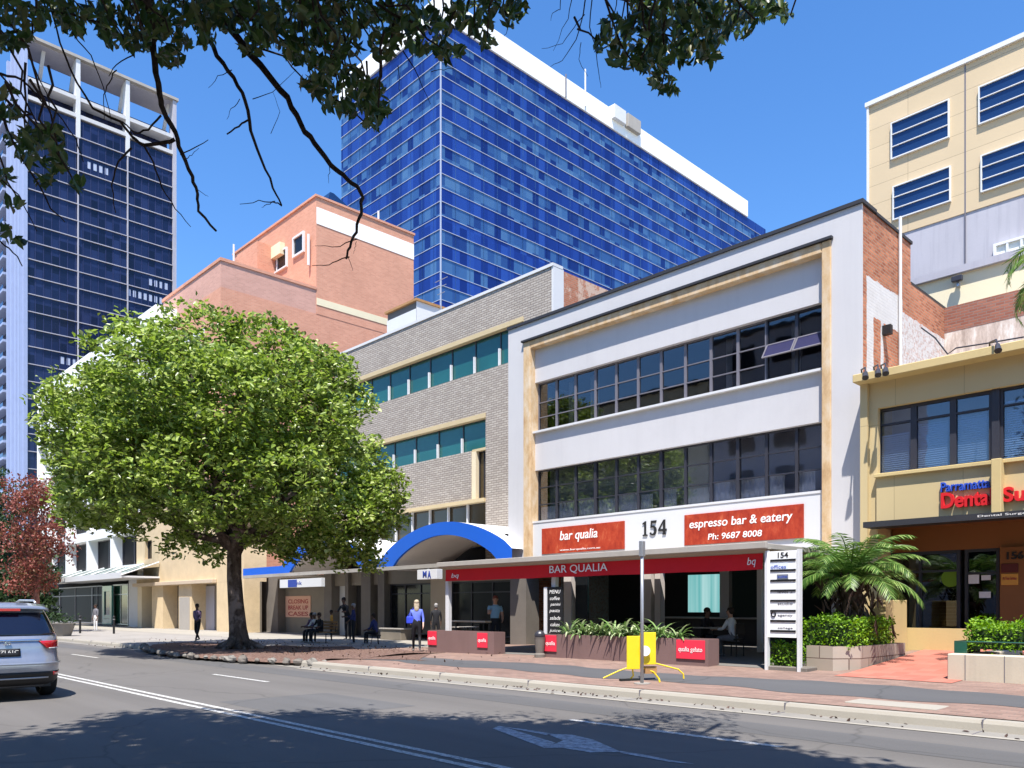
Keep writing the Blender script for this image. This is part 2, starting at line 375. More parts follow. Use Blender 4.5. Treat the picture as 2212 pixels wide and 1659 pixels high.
def sidepaint(nt, col, p, sp):
    """old white paint and render over the brick, with a bare brick patch left of the pipe"""
    n = noise(nt, p, 1.6, 6, 0.75); n2 = noise(nt, p, 9, 4, 0.8)
    jit = math_(nt, 'MULTIPLY', math_(nt, 'SUBTRACT', n, 0.5), 0.8)
    yy = math_(nt, 'ADD', sp.outputs[1], math_(nt, 'MULTIPLY', jit, 0.25)); zz = math_(nt, 'ADD', sp.outputs[2], math_(nt, 'MULTIPLY', jit, 0.3))
    low = math_(nt, 'LESS_THAN', zz, math_(nt, 'SUBTRACT', 10.35, math_(nt, 'MULTIPLY', math_(nt, 'GREATER_THAN', sp.outputs[1], 23.75), 0.35)))
    hole = math_(nt, 'MULTIPLY', math_(nt, 'MULTIPLY', math_(nt, 'GREATER_THAN', yy, 21.75), math_(nt, 'LESS_THAN', yy, 23.6)), math_(nt, 'LESS_THAN', zz, 9.35))
    st = math_(nt, 'MULTIPLY', math_(nt, 'MULTIPLY', math_(nt, 'GREATER_THAN', yy, 22.22), math_(nt, 'LESS_THAN', yy, 22.40)), math_(nt, 'GREATER_THAN', zz, 7.9))
    low = math_(nt, 'MULTIPLY', low, math_(nt, 'GREATER_THAN', yy, 21.3))
    k = math_(nt, 'MULTIPLY', low, math_(nt, 'SUBTRACT', 1.0, math_(nt, 'MULTIPLY', hole, math_(nt, 'SUBTRACT', 1.0, st))), True)
    far = math_(nt, 'GREATER_THAN', sp.outputs[1], 23.6)
    worn = ramp(nt, n2, [(0.42, 0.0), (0.5, 1.0)])
    k = math_(nt, 'MULTIPLY', k, mixf(nt, math_(nt, 'MULTIPLY', far, 0.55), 1.0, worn), True)
    pc = mixc(nt, n, (0.5, 0.47, 0.44), (0.80, 0.78, 0.76))
    return mixc(nt, k, col, pc)
brick('brick_side', (0.34, 0.10, 0.05), (0.60, 0.23, 0.12), (0.40, 0.25, 0.17), 0.24, 0.086, 0.014, 0.8, 0.9, sidepaint)
def topworn(nt, col, p, sp):
    k = ramp(nt, math_(nt, 'ADD', noise(nt, p, 2.5, 6, 0.8), math_(nt, 'MULTIPLY', math_(nt, 'GREATER_THAN', sp.outputs[1], 25.0), 0.12)), [(0.56, 0.0), (0.62, 1.0)])
    return mixc(nt, math_(nt, 'MULTIPLY', k, 0.7), col, (0.62, 0.5, 0.4))
brick('brick_worn', (0.40, 0.13, 0.07), (0.5, 0.19, 0.11), (0.36, 0.25, 0.18), 0.24, 0.086, 0.012, 0.5, 0.4, topworn)
brick('brick_orange', (0.56, 0.255, 0.165), (0.64, 0.31, 0.205), (0.58, 0.35, 0.25), 0.3, 0.1, 0.010, 0.15, 0.3)
brick('brick_purple', (0.52, 0.28, 0.22), (0.60, 0.33, 0.26), (0.55, 0.36, 0.28), 0.3, 0.1, 0.010, 0.15, 0.3)
brick('brick_dark', (0.27, 0.10, 0.07), (0.36, 0.15, 0.1), (0.26, 0.18, 0.15), 0.24, 0.086, 0.012, 0.5, 0.5)
brick('brick_grey', (0.36, 0.315, 0.27), (0.47, 0.42, 0.36), (0.23, 0.195, 0.17), 0.32, 0.10, 0.016, 0.6, 0.3)
brick('panel_sand', (0.56, 0.44, 0.285), (0.585, 0.46, 0.30), (0.34, 0.27, 0.18), 7.6, 0.97, 0.012, 0.3, 0.12, off=0)
brick('panel_yellow', (0.55, 0.435, 0.235), (0.57, 0.45, 0.245), (0.42, 0.33, 0.18), 1.55, 3.1, 0.010, 0.3, 0.12, off=0)
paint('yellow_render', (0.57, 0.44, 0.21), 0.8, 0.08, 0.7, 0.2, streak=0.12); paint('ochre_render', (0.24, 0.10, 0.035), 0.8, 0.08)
paint('cream_render', (0.76, 0.67, 0.46), 0.8, 0.06, 0.8, 0.2); paint('grey_render', (0.42, 0.41, 0.45), 0.85, 0.12, 0.4, 0.3, streak=0.5, dirt=(0.28, 0.27, 0.32))
def stainwall(nt, col, p, sp):
    return col
m, nt, o = nm('stained_render'); v = pos(nt); a = noise(nt, pos(nt, (2.5, 2.5, 0.7)), 1.0, 6, 0.8)
bsdf(nt, o, ramp(nt, a, [(0.35, (0.35, 0.28, 0.24)), (0.5, (0.55, 0.46, 0.40)), (0.62, (0.7, 0.66, 0.62))]), 0.9)
paint('beige_stone', (0.64, 0.50, 0.31), 0.85, 0.2, 1.5, 0.35, fine=18, dirt=(0.45, 0.33, 0.22)); paint('beige_light', (0.72, 0.61, 0.42), 0.85, 0.1)
paint('tan_wood', (0.40, 0.22, 0.09), 0.7, 0.25, 2, 0.3, streak=0.4); paint('grey_stone_and_shade', (0.17, 0.15, 0.13), 0.8, 0.2, 1.5, 0.3); paint('soffit_grey', (0.62, 0.56, 0.52), 0.9, 0.06, 0.5, 0.2)
paint('blue_paint', (0.015, 0.12, 0.60), 0.45, 0.06, 0.8, 0.12); paint('canopy_grey', (0.38, 0.35, 0.31), 0.7, 0.1, 1, 0.35, streak=0.2); paint('canopy_beige', (0.55, 0.44, 0.32), 0.7, 0.1)
paint('beige_tile_and_shade', (0.22, 0.19, 0.15), 0.5, 0.15, 2); paint('trim_tan', (0.55, 0.44, 0.26), 0.8, 0.1)
m, nt, o = nm('sign_red'); v = pos(nt); a = noise(nt, pos(nt, (1, 1, 0.5)), 3.5, 6, 0.8)
bsdf(nt, o, ramp(nt, a, [(0.35, (0.28, 0.025, 0.012)), (0.55, (0.42, 0.05, 0.02)), (0.72, (0.55, 0.14, 0.06))]), 0.5)
paint('awning_red', (0.64, 0.010, 0.018), 0.65, 0.12, 1.2, 0.15); paint('sign_pink', (0.75, 0.035, 0.07), 0.6, 0.08); paint('planter_brown', (0.20, 0.125, 0.115), 0.75, 0.1, 1.2, 0.3, streak=0.2)
flat('letter_white', (0.85, 0.83, 0.8)); flat('letter_black', (0.015, 0.015, 0.015)); flat('letter_red', (0.62, 0.01, 0.015)); flat('letter_blue', (0.02, 0.07, 0.45)); flat('letter_navy', (0.03, 0.06, 0.3))
flat('sign_peach', (0.72, 0.42, 0.30)); flat('letter_maroon', (0.4, 0.05, 0.05)); flat('sign_orange', (0.62, 0.3, 0.05)); flat('sign_maroon', (0.10, 0.015, 0.012))
paint('sign_yellow', (0.86, 0.60, 0.02), 0.5, 0.06, 2, 0.2); flat('galv', (0.42, 0.43, 0.45), 0.4, 0.6)
flat('car_silver', (0.34, 0.36, 0.41), 0.28, 0.55, 0.5, coat=0.8); flat('car_glass', (0.006, 0.008, 0.02), 0.04, 0, 0.7); flat('car_black', (0.012, 0.012, 0.013), 0.55)
flat('lamp_red', (0.50, 0.004, 0.01), 0.15, 0, 0.6, coat=1); flat('rubber', (0.012, 0.012, 0.012), 0.8); flat('chrome', (0.75, 0.76, 0.78), 0.12, 1.0)
m, nt, o = nm('bark'); v = pos(nt, (1, 1, 0.35)); a = noise(nt, v, 5, 6, 0.75); b = noise(nt, pos(nt), 2.0, 3)
bsdf(nt, o, mixc(nt, ramp(nt, b, [(0.52, 0.0), (0.62, 1.0)]), ramp(nt, a, [(0.35, (0.035, 0.025, 0.02)), (0.6, (0.13, 0.095, 0.075))]), (0.24, 0.19, 0.165)), 0.95, 0, 0.1, a, 1.0, 0.06)
m, nt, o = nm('bark_dark'); v = pos(nt); a = noise(nt, v, 25, 4, 0.7); bsdf(nt, o, ramp(nt, a, [(0.3, (0.02, 0.014, 0.012)), (0.7, (0.07, 0.05, 0.04))]), 0.95, 0, 0.1, a, 0.6, 0.01)
m, nt, o = nm('bark_red'); v = pos(nt); a = noise(nt, v, 4, 4, 0.7); bsdf(nt, o, ramp(nt, a, [(0.3, (0.12, 0.04, 0.03)), (0.7, (0.36, 0.2, 0.16))]), 0.95, 0, 0.1, a, 0.6, 0.03)
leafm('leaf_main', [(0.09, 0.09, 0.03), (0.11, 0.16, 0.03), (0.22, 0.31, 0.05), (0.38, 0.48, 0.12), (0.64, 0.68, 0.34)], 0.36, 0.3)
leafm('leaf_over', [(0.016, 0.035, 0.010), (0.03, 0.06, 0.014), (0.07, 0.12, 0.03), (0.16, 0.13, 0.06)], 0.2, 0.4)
leafm('leaf_red', [(0.13, 0.09, 0.04), (0.20, 0.06, 0.04), (0.30, 0.09, 0.07), (0.40, 0.22, 0.18)], 0.25)
leafm('leaf_dark', [(0.012, 0.03, 0.012), (0.03, 0.06, 0.02), (0.06, 0.11, 0.035)], 0.2)
leafm('leaf_hedge', [(0.04, 0.11, 0.012), (0.17, 0.33, 0.02), (0.36, 0.56, 0.05)], 0.35); leafm('leaf_palm', [(0.05, 0.12, 0.02), (0.13, 0.24, 0.05), (0.34, 0.44, 0.14)], 0.25, 0.4)
leafm('leaf_varieg', [(0.05, 0.14, 0.03), (0.20, 0.33, 0.10), (0.6, 0.62, 0.42)], 0.2); leafm('leaf_dry', [(0.05, 0.03, 0.025), (0.13, 0.08, 0.06)], 0.1)
# curtain-wall panels: cell noise on real panel sizes
def curtain(name, pw, ph, z0, cols, light, lf=0.25, metal=0.35, rough=0.12):
    m, nt, o = nm(name); v, p, sp = wallvec(nt)
    s2 = N(nt, 'ShaderNodeSeparateXYZ'); nt.links.new(v, s2.inputs[0])
    cu = math_(nt, 'FLOOR', math_(nt, 'DIVIDE', s2.outputs[0], pw)); cv = math_(nt, 'FLOOR', math_(nt, 'DIVIDE', math_(nt, 'SUBTRACT', s2.outputs[1], z0), ph))
    cb = N(nt, 'ShaderNodeCombineXYZ'); nt.links.new(cu, cb.inputs[0]); nt.links.new(cv, cb.inputs[1])
    w = N(nt, 'ShaderNodeTexWhiteNoise', noise_dimensions='2D'); nt.links.new(cb.outputs[0], w.inputs['Vector'])
    cl = noise(nt, cb.outputs[0], 0.21, 2)
    f = math_(nt, 'ADD', math_(nt, 'MULTIPLY', w.outputs['Value'], 0.55), math_(nt, 'MULTIPLY', cl, 0.55))
    col = ramp(nt, f, cols)
    if light: col = mixc(nt, math_(nt, 'GREATER_THAN', math_(nt, 'ADD', math_(nt, 'MULTIPLY', w.outputs['Value'], 0.2), math_(nt, 'MULTIPLY', cl, 1.0)), lf), col, light)
    bsdf(nt, o, col, rough, metal, 0.5, noise(nt, p, 0.12, 1), 0.05, 0.3); return m
curtain('tower_spandrel', 1.2, 50, 0, [(0.2, (0.008, 0.024, 0.15)), (0.5, (0.014, 0.042, 0.23)), (0.8, (0.03, 0.085, 0.34))], None)
curtain('tower_vision', 1.2, 1.8, 0.4, [(0.36, (0.010, 0.030, 0.16)), (0.42, (0.03, 0.08, 0.23)), (0.6, (0.05, 0.13, 0.29)), (0.85, (0.10, 0.21, 0.36))], None)
curtain('dark_tower_glass', 1.3, 3.1, 0, [(0.2, (0.003, 0.005, 0.018)), (0.5, (0.007, 0.012, 0.045)), (0.85, (0.02, 0.03, 0.09))], None, metal=0.1, rough=0.2)

paint('concrete_pale', (0.56, 0.55, 0.54), 0.8, 0.06); flat('alu_matt', (0.42, 0.46, 0.56), 0.5, 0.1); paint('fin_blue', (0.32, 0.38, 0.55), 0.6, 0.08); flat('dark_pane', (0.014, 0.015, 0.018), 0.5, 0, 0.08)

brick('stone_wall', (0.30, 0.25, 0.20), (0.42, 0.37, 0.31), (0.15, 0.11, 0.09), 0.62, 0.27, 0.012, 0.5, 0.6); glass('pane_grey', (0.74, 0.75, 0.78), 0.22)

flat('dark_tower_mullion', (0.02, 0.03, 0.10), 0.5)

flat('sash_glass', (0.03, 0.03, 0.075), 0.25, 0, 0.4)
# ---------------- setting ----------------
def sheet(name, x0, x1, ylo, yhi, dz, mat, nx=60, ny=8, zf=zg):
    f = lambda q, x: q(x) if callable(q) else q
    v = []; F_ = []
    for i in range(nx+1):
        x = x0+(x1-x0)*i/nx; a, b = f(ylo, x), f(yhi, x)
        for j in range(ny+1):
            y = a+(b-a)*j/ny; v.append((x, y, zf(x, y)+dz))
    for i in range(nx):
        for j in range(ny): k = i*(ny+1)+j; F_.append((k, k+ny+1, k+ny+2, k+1))
    return struct(MB().add(v, F_).build(name, mat))
Z0 = lambda x, y: 0.0
struct(MB().quad((-4000, -4000, -.08), (4000, -4000, -.08), (4000, 4000, -.08), (-4000, 4000, -.08)).build('ground', 'ground_soil'))
sheet('road', -400, 80, -2.2, lambda x: kerbY(x)+0.02, 0, 'asphalt', 240, 6, Z0)
sheet('gutter', -220, 60, lambda x: kerbY(x)+0.02, lambda x: kerbY(x)+0.44, 0.006, 'gutter_concrete', 200, 1, Z0)
sheet('edge_line', -19.4, 60, lambda x: kerbY(x)-0.10, lambda x: kerbY(x)+0.02, 0.008, 'concrete_light', 100, 1, Z0)
# kerb: a real step with a rounded nose
k = MB(); prof = [(0.43, -0.02), (0.45, 0.10), (0.48, 0.145), (0.60, 0.152), (0.62, 0.15), (0.62, -0.02)]
vs = []; fs = []; NX = 240
for i in range(NX+1):
    x = -220+280*i/NX
    for a, b in prof: vs.append((x, kerbY(x)+a, b+0.0015*math.sin(i*1.7)))
for i in range(NX):
    for j in range(len(prof)-1): q = i*len(prof)+j; fs.append((q, q+len(prof), q+len(prof)+1, q+1))
struct(k.add(vs, fs).build('kerb', 'concrete_light'))
sheet('footpath', -24, 30, lambda x: kerbY(x)+0.62, 21.3, 0, 'pavers', 120, 24)
sheet('paving', -220, -24, lambda x: kerbY(x)+0.62, 24, 0, 'concrete', 160, 24)
sheet('terrace_floor', -20.6, -8.3, 16.25, 26.5, 0.006, 'room_grey', 24, 16)
sheet('paving_strip', -150, -23.2, 17.2, 20.8, 0.006, 'concrete_light', 100, 8)
sheet('asphalt_patch', -24, 25, lambda x: 12.75+0.12*math.sin(x*1.3)+0.08*math.sin(x*3.1)+0.03*(x+10), lambda x: 14.1+0.16*math.sin(x*0.9+1)+0.06*math.sin(x*4.3)+0.06*max(0, x+12), 0.005, 'asphalt_dark', 260, 10)
sheet('entrance_ramp', -7.05, -4.9, 15.6, 21.4, 0.009, 'pavers_red', 12, 24)
sheet('verge', -400, 80, -12, -2.35, 0.0, 'concrete', 60, 2, lambda x, y: 0.15)
k = MB().box(-400, 80, -2.36, -2.2, -0.02, 0.15); struct(k.build('near_kerb', 'concrete_light'))
# pit lid in the footpath
p = G(1950, 1523); struct(MB().box(p.x-0.75, p.x+0.55, p.y-0.28, p.y+0.28, p.z-0.02, p.z+0.012).build('pit_cover', 'concrete_light', bevel=0.01))
# painted lines
def strip(name, pts, w, mat='road_paint', z=0.005):
    v = []; n = len(pts)
    for i, (x, y) in enumerate(pts):
        a = Vector(pts[min(i+1, n-1)])-Vector(pts[max(i-1, 0)]); a.normalize(); nx, ny = -a.y*w/2, a.x*w/2
        v += [(x+nx, y+ny, z), (x-nx, y-ny, z)]
    return struct(MB().add(v, [(2*i, 2*i+1, 2*i+3, 2*i+2) for i in range(n-1)]).build(name, mat))
strip('centre_line', [(x, 5.34+0.004*math.sin(x)) for x in np.arange(-90, 12, 1.0)], 0.10)
strip('centre_line', [(x, 5.55+0.004*math.sin(x+2)) for x in np.arange(-90, 12, 1.0)], 0.10)
for x in (-77, -65, -53.6, -41.8, -30.5, -19.0): strip('lane_line', [(x+i*0.28, 8.24) for i in range(11)], 0.11)
strip('lane_line', [(-7.75+i*0.32, 8.60+0.01*i) for i in range(11)], 0.13)
sheet('asphalt_repair', -40, 12, 9.35, 10.25, 0.0025, 'asphalt_new', 60, 2, Z0)
sheet('asphalt_repair', -13.4, -10.6, 5.9, 8.0, 0.0025, 'asphalt_new', 6, 4, Z0)
lit = []
for i in range(170):
    x = -8-30*random.random()**1.2 if i % 3 else random.uniform(-12, 2); y = kerbY(x)+.40-abs(random.gauss(0, .16)); lit.append((x, y, .015))
for i in range(420):
    x = random.gauss(-26, 4.5); y = random.uniform(11.6, 17); lit.append((x, y, zg(x, y)+.06))
lm = leaf_mesh('leaf_litter', np.array(lit), .085, .5, 'leaf_dry', None, flatness=2.2); lm['kind'] = 'stuff'
q = MB()
for x in np.arange(-60, 12, 2.7): q.box(x-.008, x+.008, kerbY(x)+.03, kerbY(x)+.625, 0.0, .012) ; q.box(x-.008, x+.008, kerbY(x)+.44, kerbY(x)+.625, .012, .1535)
struct(q.build('kerb_joints', 'frame_mid'))
# worn merge arrow
def gp(px, py): q = G(px, py, True); return (q.x, q.y, 0.005)
A = MB(); zz = lambda u, v: gp(806+u*0.3906, 1474.6+v*0.3906)
A.add([zz(950, 365), zz(1010, 335), zz(700, 240), zz(660, 255)], [(0, 1, 2, 3)])
A.add([zz(1050, 322), zz(960, 285), zz(1100, 290), zz(1220, 318), zz(1370, 385), zz(1200, 388), zz(1040, 362), zz(950, 363)], [tuple(range(8))])
A.add([zz(1365, 380), zz(1500, 400), zz(1640, 430), zz(1780, 452), zz(1640, 441), zz(1490, 413), zz(1370, 392)], [tuple(range(7))])
A.add([zz(700, 243), zz(850, 262), zz(1000, 285), zz(960, 292), zz(800, 262)], [tuple(range(5))])
struct(A.build('lane_arrow', 'road_paint_worn'))
# tree bed
def bed_lo(x): return min(kerbY(x)+0.6, 11.55-1.55*math.sin(math.pi*min(1, max(0, (x+32.5)/13.2)))**0.7) if -32.5 < x < -19.3 else kerbY(x)+0.75
b = sheet('tree_bed', -32.4, -19.4, bed_lo, lambda x: 14.2+1.4*smooth(-29, -24, x)+0.25*math.sin(x*2.2), 0.02, 'mulch', 90, 30, lambda x, y: (zg(x, y)+0.03*math.sin(x*1.7)*math.sin(y*2.1)+0.02)*min(1, .35+(y-bed_lo(x))/.5))
sheet('tree_bed', -19.4, -17.2, lambda x: 12.3+0.5*(x+19.4), lambda x: 15.2-1.0*(x+19.4), 0.012, 'mulch', 20, 12)
k = MB(); random.seed(3)
def rock(mb, c, r):
    n0 = len(mb.v); mb.ball(c, (r*random.uniform(.9, 1.5), r*random.uniform(.7, 1), r*random.uniform(.6, .9)), 7, 5)
    for i in range(n0, len(mb.v)):
        v = Vector(mb.v[i])-Vector(c); v *= random.uniform(.8, 1.18); mb.v[i] = tuple(v+Vector(c))
for i in range(40):
    x = -32.2+13*i/39+random.uniform(-.14, .14); y = bed_lo(x)-0.02+random.uniform(-.08, .08); r = random.uniform(.07, .17)
    o = rock(k := MB(), (x, y, 0.12), r) or k.build('edging_stone', 'gutter_concrete' if random.random() < .3 else 'grey_stone_and_shade')
    tag(o, 'rough edging stone in the broken ring round the street tree bed', 'stone', 'edging stones round the tree bed')

# ---------------- windows ----------------
def window(par, x0, x1, z0, z1, y, fm, pm, cols=1, rows=(1,), t=0.05, d=0.08, label=None, facing='y', rail=None):
    """one window: frame with its bars, glass panes as a sub-part. facing 'y' looks to the street, 'x' looks along +X"""
    a = MB(); g = MB()
    def bx(mb, u0, u1, w0, w1, da, db):
        if facing == 'y': mb.box(u0, u1, y+da, y+db, w0, w1)
        else: mb.box(y-db, y-da, u0, u1, w0, w1)
    bx(a, x0, x1, z0, z0+t, -d/2, d/2); bx(a, x0, x1, z1-t, z1, -d/2, d/2)
    bx(a, x0, x0+t, z0+t, z1-t, -d/2, d/2); bx(a, x1-t, x1, z0+t, z1-t, -d/2, d/2)
    tot = sum(rows); zc = z0
    for r in rows[:-1]:
        zc += (z1-z0)*r/tot; bx(a, x0+t, x1-t, zc-t*.35, zc+t*.35, -d/2+.004, d/2-.004)
    for c in range(1, cols): xc = x0+(x1-x0)*c/cols; bx(a, xc-t*.4, xc+t*.4, z0+t, z1-t, -d/2+.008, d/2-.008)
    w = a.build('window', fm, par)
    if label: w['label'] = label
    bx(g, x0+t*.6, x1-t*.6, z0+t*.6, z1-t*.6, 0.005, 0.013); g.build('pane', pm, w)
    return w

# ---------------- white building number 154 ----------------
WX0, WX1 = Xat(1098, 21), Xat(1862, 21)
b = root('shop_building', 'white rendered three-storey building with rust-coloured frame and red signs above the bar', 'building', (WX0, 21, 0))
ix0, ix1 = Xat(1132, 21), Xat(1796, 21)       # outer edge of rust trim
jx0, jx1 = Xat(1147, 21), Xat(1776, 21)       # inner edge of rust trim
ZT, ZI, ZW2a, ZW2b, ZW1a, ZW1b, ZC = 12.12, 11.44, 9.93, 8.04, 6.68, 4.72, 3.1
a = MB(); a.box(WX0, ix0, 21, 21.8, ZC, ZI); a.box(ix1, WX1, 21, 21.06, 0, ZI); a.box(ix1, WX1-.36, 21.06, 21.8, 0, ZI); a.box(WX0, WX1, 21, 21.06, ZI, ZT); a.box(WX0, WX1-.36, 21.06, 21.8, ZI, ZT)
a.build('facade', 'render_white', b)
MB().box(WX0, ix0, 21.1, 21.8, 0, ZC).build('pier', 'grey_stone_and_shade', b)  # white-rendered pier; its shade under the awning is put in as dark grey
a = MB(); a.box(ix0, jx0, 20.95, 21.5, ZC, ZI-0.002); a.box(jx1, ix1, 20.95, 21.5, ZC, ZI-0.002); a.box(jx0, jx1, 20.95, 21.5, 11.15, ZI-0.002); a.build('trim', 'rust_trim', b, 0.02)
MB().box(ix0-.05, ix1+.05, 20.88, 21.0, ZI, ZI+0.07).build('trim_flashing', 'coping_dark', b)
for z0, z1, dy in ((ZW2a, 11.15, 0.0), (ZW1a, ZW2b, 0.0)):
    MB().box(jx0, jx1-0.02, 21.22, 21.7, z0, z1).build('spandrel', 'render_white', b)
MB().box(jx0+0.004, jx1-0.004, 21.10, 21.72, ZC, ZW1b).build('sign_band', 'white_clean', b)
for z in (ZW2b, ZW1b): MB().box(jx0, jx1, 21.08, 21.45, z, z+0.07).build('sill', 'white_clean', b)
MB().box(WX0-.03, WX1+.05, 20.94, 21.84, ZT, ZT+0.10).build('coping', 'coping_dark', b)
# side wall: brick with old paint; steps down behind the front block
a = MB(); a.box(WX0, WX1-0.003, 21.8, 24.35, 9.99, ZT-0.02); a.box(WX1-0.35, WX1-0.003, 21.8, 24.35, 0, 9.99); a.box(WX1-0.35, WX1-0.003, 21.06, 21.8, 0, ZT-0.02); a.box(WX1-0.35, WX1-0.003, 24.35, 27.15, 0, 11.0)
a.box(WX0, WX0+0.3, 21.8, 45, 0, 11.0); a.box(WX0+0.3, WX1-0.35, 26.9, 27.15, 0, 11.0)
a.box(WX1-0.35, WX1-0.003, 27.15, 45, 0, 11.0)
a.build('side_wall', 'brick_side', b)
a = MB(); a.box(WX0, WX1+.04, 21.84, 24.4, ZT-0.02, ZT+0.06); a.box(WX0+.3, WX1, 24.4, 45, 10.96, 11.04); a.build('roof', 'coping_dark', b)
a = MB(); 
for z in (4.55, 7.85): a.box(jx0, jx1, 21.75, 26.9, z-0.15, z)
a.box(jx0, jx1, 21.75, 26.9, 9.96, 9.985); a.build('interior_floor', 'room_grey', b)
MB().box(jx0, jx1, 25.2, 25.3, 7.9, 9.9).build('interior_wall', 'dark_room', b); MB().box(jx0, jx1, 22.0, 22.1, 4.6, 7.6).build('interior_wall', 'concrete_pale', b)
# downpipe on the side wall
p = MB(); yy = Yx(1940, WX1); p.tube([(WX1+.06, yy, 6.8), (WX1+.06, yy, Zx(1940, 470, WX1))], 0.045, 8); p.build('downpipe', 'white_clean', b)
p = MB(); p.box(WX1+.0, WX1+.22, Yx(1908, WX1)-.08, Yx(1908, WX1)+.08, 9.0, 9.25); p.build('vent_hood', 'black', b)
# windows: twelve bays on each upper floor
xs = np.linspace(jx0, jx1, 13)
for fl, (z0, z1, rows) in enumerate(((ZW1b+.07, ZW1a, (1, 1, 1)), (ZW2b+.07, ZW2a, (1, 1, 1.35)))):
    for i in range(12):
        x0, x1 = xs[i], xs[i+1]
        if fl == 1 and i >= 10:
            w = window(b, x0, x1, z0, z1, 21.42, 'frame_dark', 'pane_clear', 1, (2, 1.35), 0.045, label='upper window with its middle sash pushed open')
            # open awning sash
            zt = z0+(z1-z0)*2/3.35; s = MB(); hgt = (z1-z0)/3.35
            ax = Vector((1, 0, 0)); dn = Vector((0, -math.sin(R(35)), -math.cos(R(35)))); nn = ax.cross(dn); c = Vector(((x0+x1)/2, 21.40, zt))+dn*(hgt/2)
            for u, hx, v, hz in ((-1, .02, 0, hgt/2), (1, .02, 0, hgt/2)): s.obox(c+ax*u*((x1-x0)/2-.03), ax, nn, dn, hx, .018, hz)
            for u in (-1, 1): s.obox(c+dn*u*(hgt/2-.02), ax, nn, dn, (x1-x0)/2-.05, .017, .02)
            sa_ = s.build('sash', 'frame_mid', w); MB().obox(c, ax, nn, dn, (x1-x0)/2-.05, .004, hgt/2-.03).build('pane', 'sash_glass', w)
        else:
            w = window(b, x0, x1, z0, z1, 21.42, 'frame_dark' if fl == 0 else 'frame_mid', 'pane_grey' if fl == 0 else 'pane_clear', 1, rows, 0.045)
            if fl == 1:
                pass
        if fl == 0:
            cu = MB(); ph = random.uniform(0, 6); n = 16; cut = random.uniform(.28, .37); open_ = random.random() < .3
            v = []; f = []
            for j in range(n+1):
                x = x0+.03+(x1-x0-.06)*j/n*(0.55 if open_ else 1); y = 21.50+.02*math.sin(j*1.9+ph); v += [(x, y, z0), (x, y, z0+(z1-z0)*cut)]
            for j in range(n): f.append((2*j, 2*j+2, 2*j+3, 2*j+1))
            cu.add(v, f).build('curtain', 'curtain', w)
        elif random.random() < .45: 
            cu = MB(); x = random.uniform(x0, x1-.3); cu.box(x, x+random.uniform(.15, .5), 22.0, 22.03, z0, z1-.02).build('curtain', 'blind', w)
for i in (3, 6, 9): MB().box(xs[i]-.05, xs[i]+.05, 21.36, 21.5, ZW1b+.07, ZW1a).build('mullion', 'frame_dark', b)
# signs on the band
def sgn(name, label, x0, x1, z0, z1, y, mat, texts, cat='sign', d=0.05, lm='letter_white'):
    r = root(name, label, cat, ((x0+x1)/2, y, z0)); MB().box(x0, x1, y-d, y, z0, z1).build('board', mat, r, 0.006)
    for t in texts:
        s, u0, u1, w0, w1 = t[:5]; mm = t[5] if len(t) > 5 else lm; off = t[6] if len(t) > 6 else 0.0; sh = t[7] if len(t) > 7 else 0
        W_, H_ = x1-x0, z1-z0
        textbox('lettering', s, x0+u0*W_, x0+u1*W_, z0+w0*H_, z0+w1*H_, y-d-.001, mm, r, 0.008, off, shear=sh)
    return r
SY = 21.095
sgn('wall_sign', 'smaller rust-red wall sign lettered bar qualia, left of the number 154', 'sign', Xat(1172, SY), Xat(1350, SY), 3.56, 4.47, SY, 'sign_red') if 0 else None
sgn('wall_sign', 'smaller rust-red wall sign reading bar qualia, left of the number 154', Xat(1172, SY), Xat(1350, SY), 3.55, 4.48, SY, 'sign_red', [('bar qualia', .24, .70, .38, .84, 'letter_white', .01, .15), ('www.barqualia.com.au', .24, .73, .06, .15)])
sgn('wall_sign', 'larger rust-red wall sign reading espresso bar & eatery with a phone number', Xat(1480, SY), Xat(1737, SY), 3.53, 4.47, SY, 'sign_red', [('espresso bar & eatery', .05, .92, .46, .82, 'letter_white', .01, .1), ('Ph: 9687 8008', .22, .68, .13, .33, 'letter_white', .01, .1)])
# serif number, drawn as outlines
def serif154(par, x0, x1, z0, z1, y, mat, d=0.03):
    g = (x1-x0); H = z1-z0; m = MB()
    def poly(pts, ox, w): m.prism([(x0+(ox+u*w)*g, z0+v*H) for u, v in pts], y-d, y)
    poly([(.1, 0), (.9, 0), (.9, .07), (.66, .11), (.66, 1), (.5, 1), (.05, .86), (.05, .80), (.36, .84), (.36, .11), (.1, .07)], 0, .24)
    ox, w = .31, .30
    poly([(.12, .52), (.2, 1), (.95, 1), (.88, .84), (.28, .84), (.24, .66)], ox, w)
    cx_, cz_, pts = .44, .33, []
    for a in range(-150, 121, 18): pts.append((cx_+.52*math.cos(R(a)), cz_+.335*math.sin(R(a))))
    for a in range(120, -151, -18): pts.append((cx_-.04+.25*math.cos(R(a)), cz_+.225*math.sin(R(a))))
    k = len(pts)//2
    for i in range(k-1):
        poly([pts[i], pts[i+1], pts[2*k-2-i], pts[2*k-1-i]], ox, w)
    ox, w = .67, .33
    poly([(.52, 0), (.94, 0), (.94, .05), (.86, .08), (.86, 1), (.74, 1), (.60, .72), (.60, .08), (.52, .05)], ox, w)
    poly([(0, .24), (.60, .24), (.60, .38), (.14, .38), (.74, .98), (.66, 1.0), (0, .36)], ox, w)
    poly([(.86, .24), (1.03, .24), (1.03, .38), (.86, .38)], ox, w)
    return m.build('number', mat, par)
n_ = serif154(None, Xat(1388, SY), Xat(1440, SY), 3.93, 4.40, SY, 'letter_black'); tag(n_, 'black serif street number 154 on the white band between two red signs', 'number'); n_.name = 'street_number'

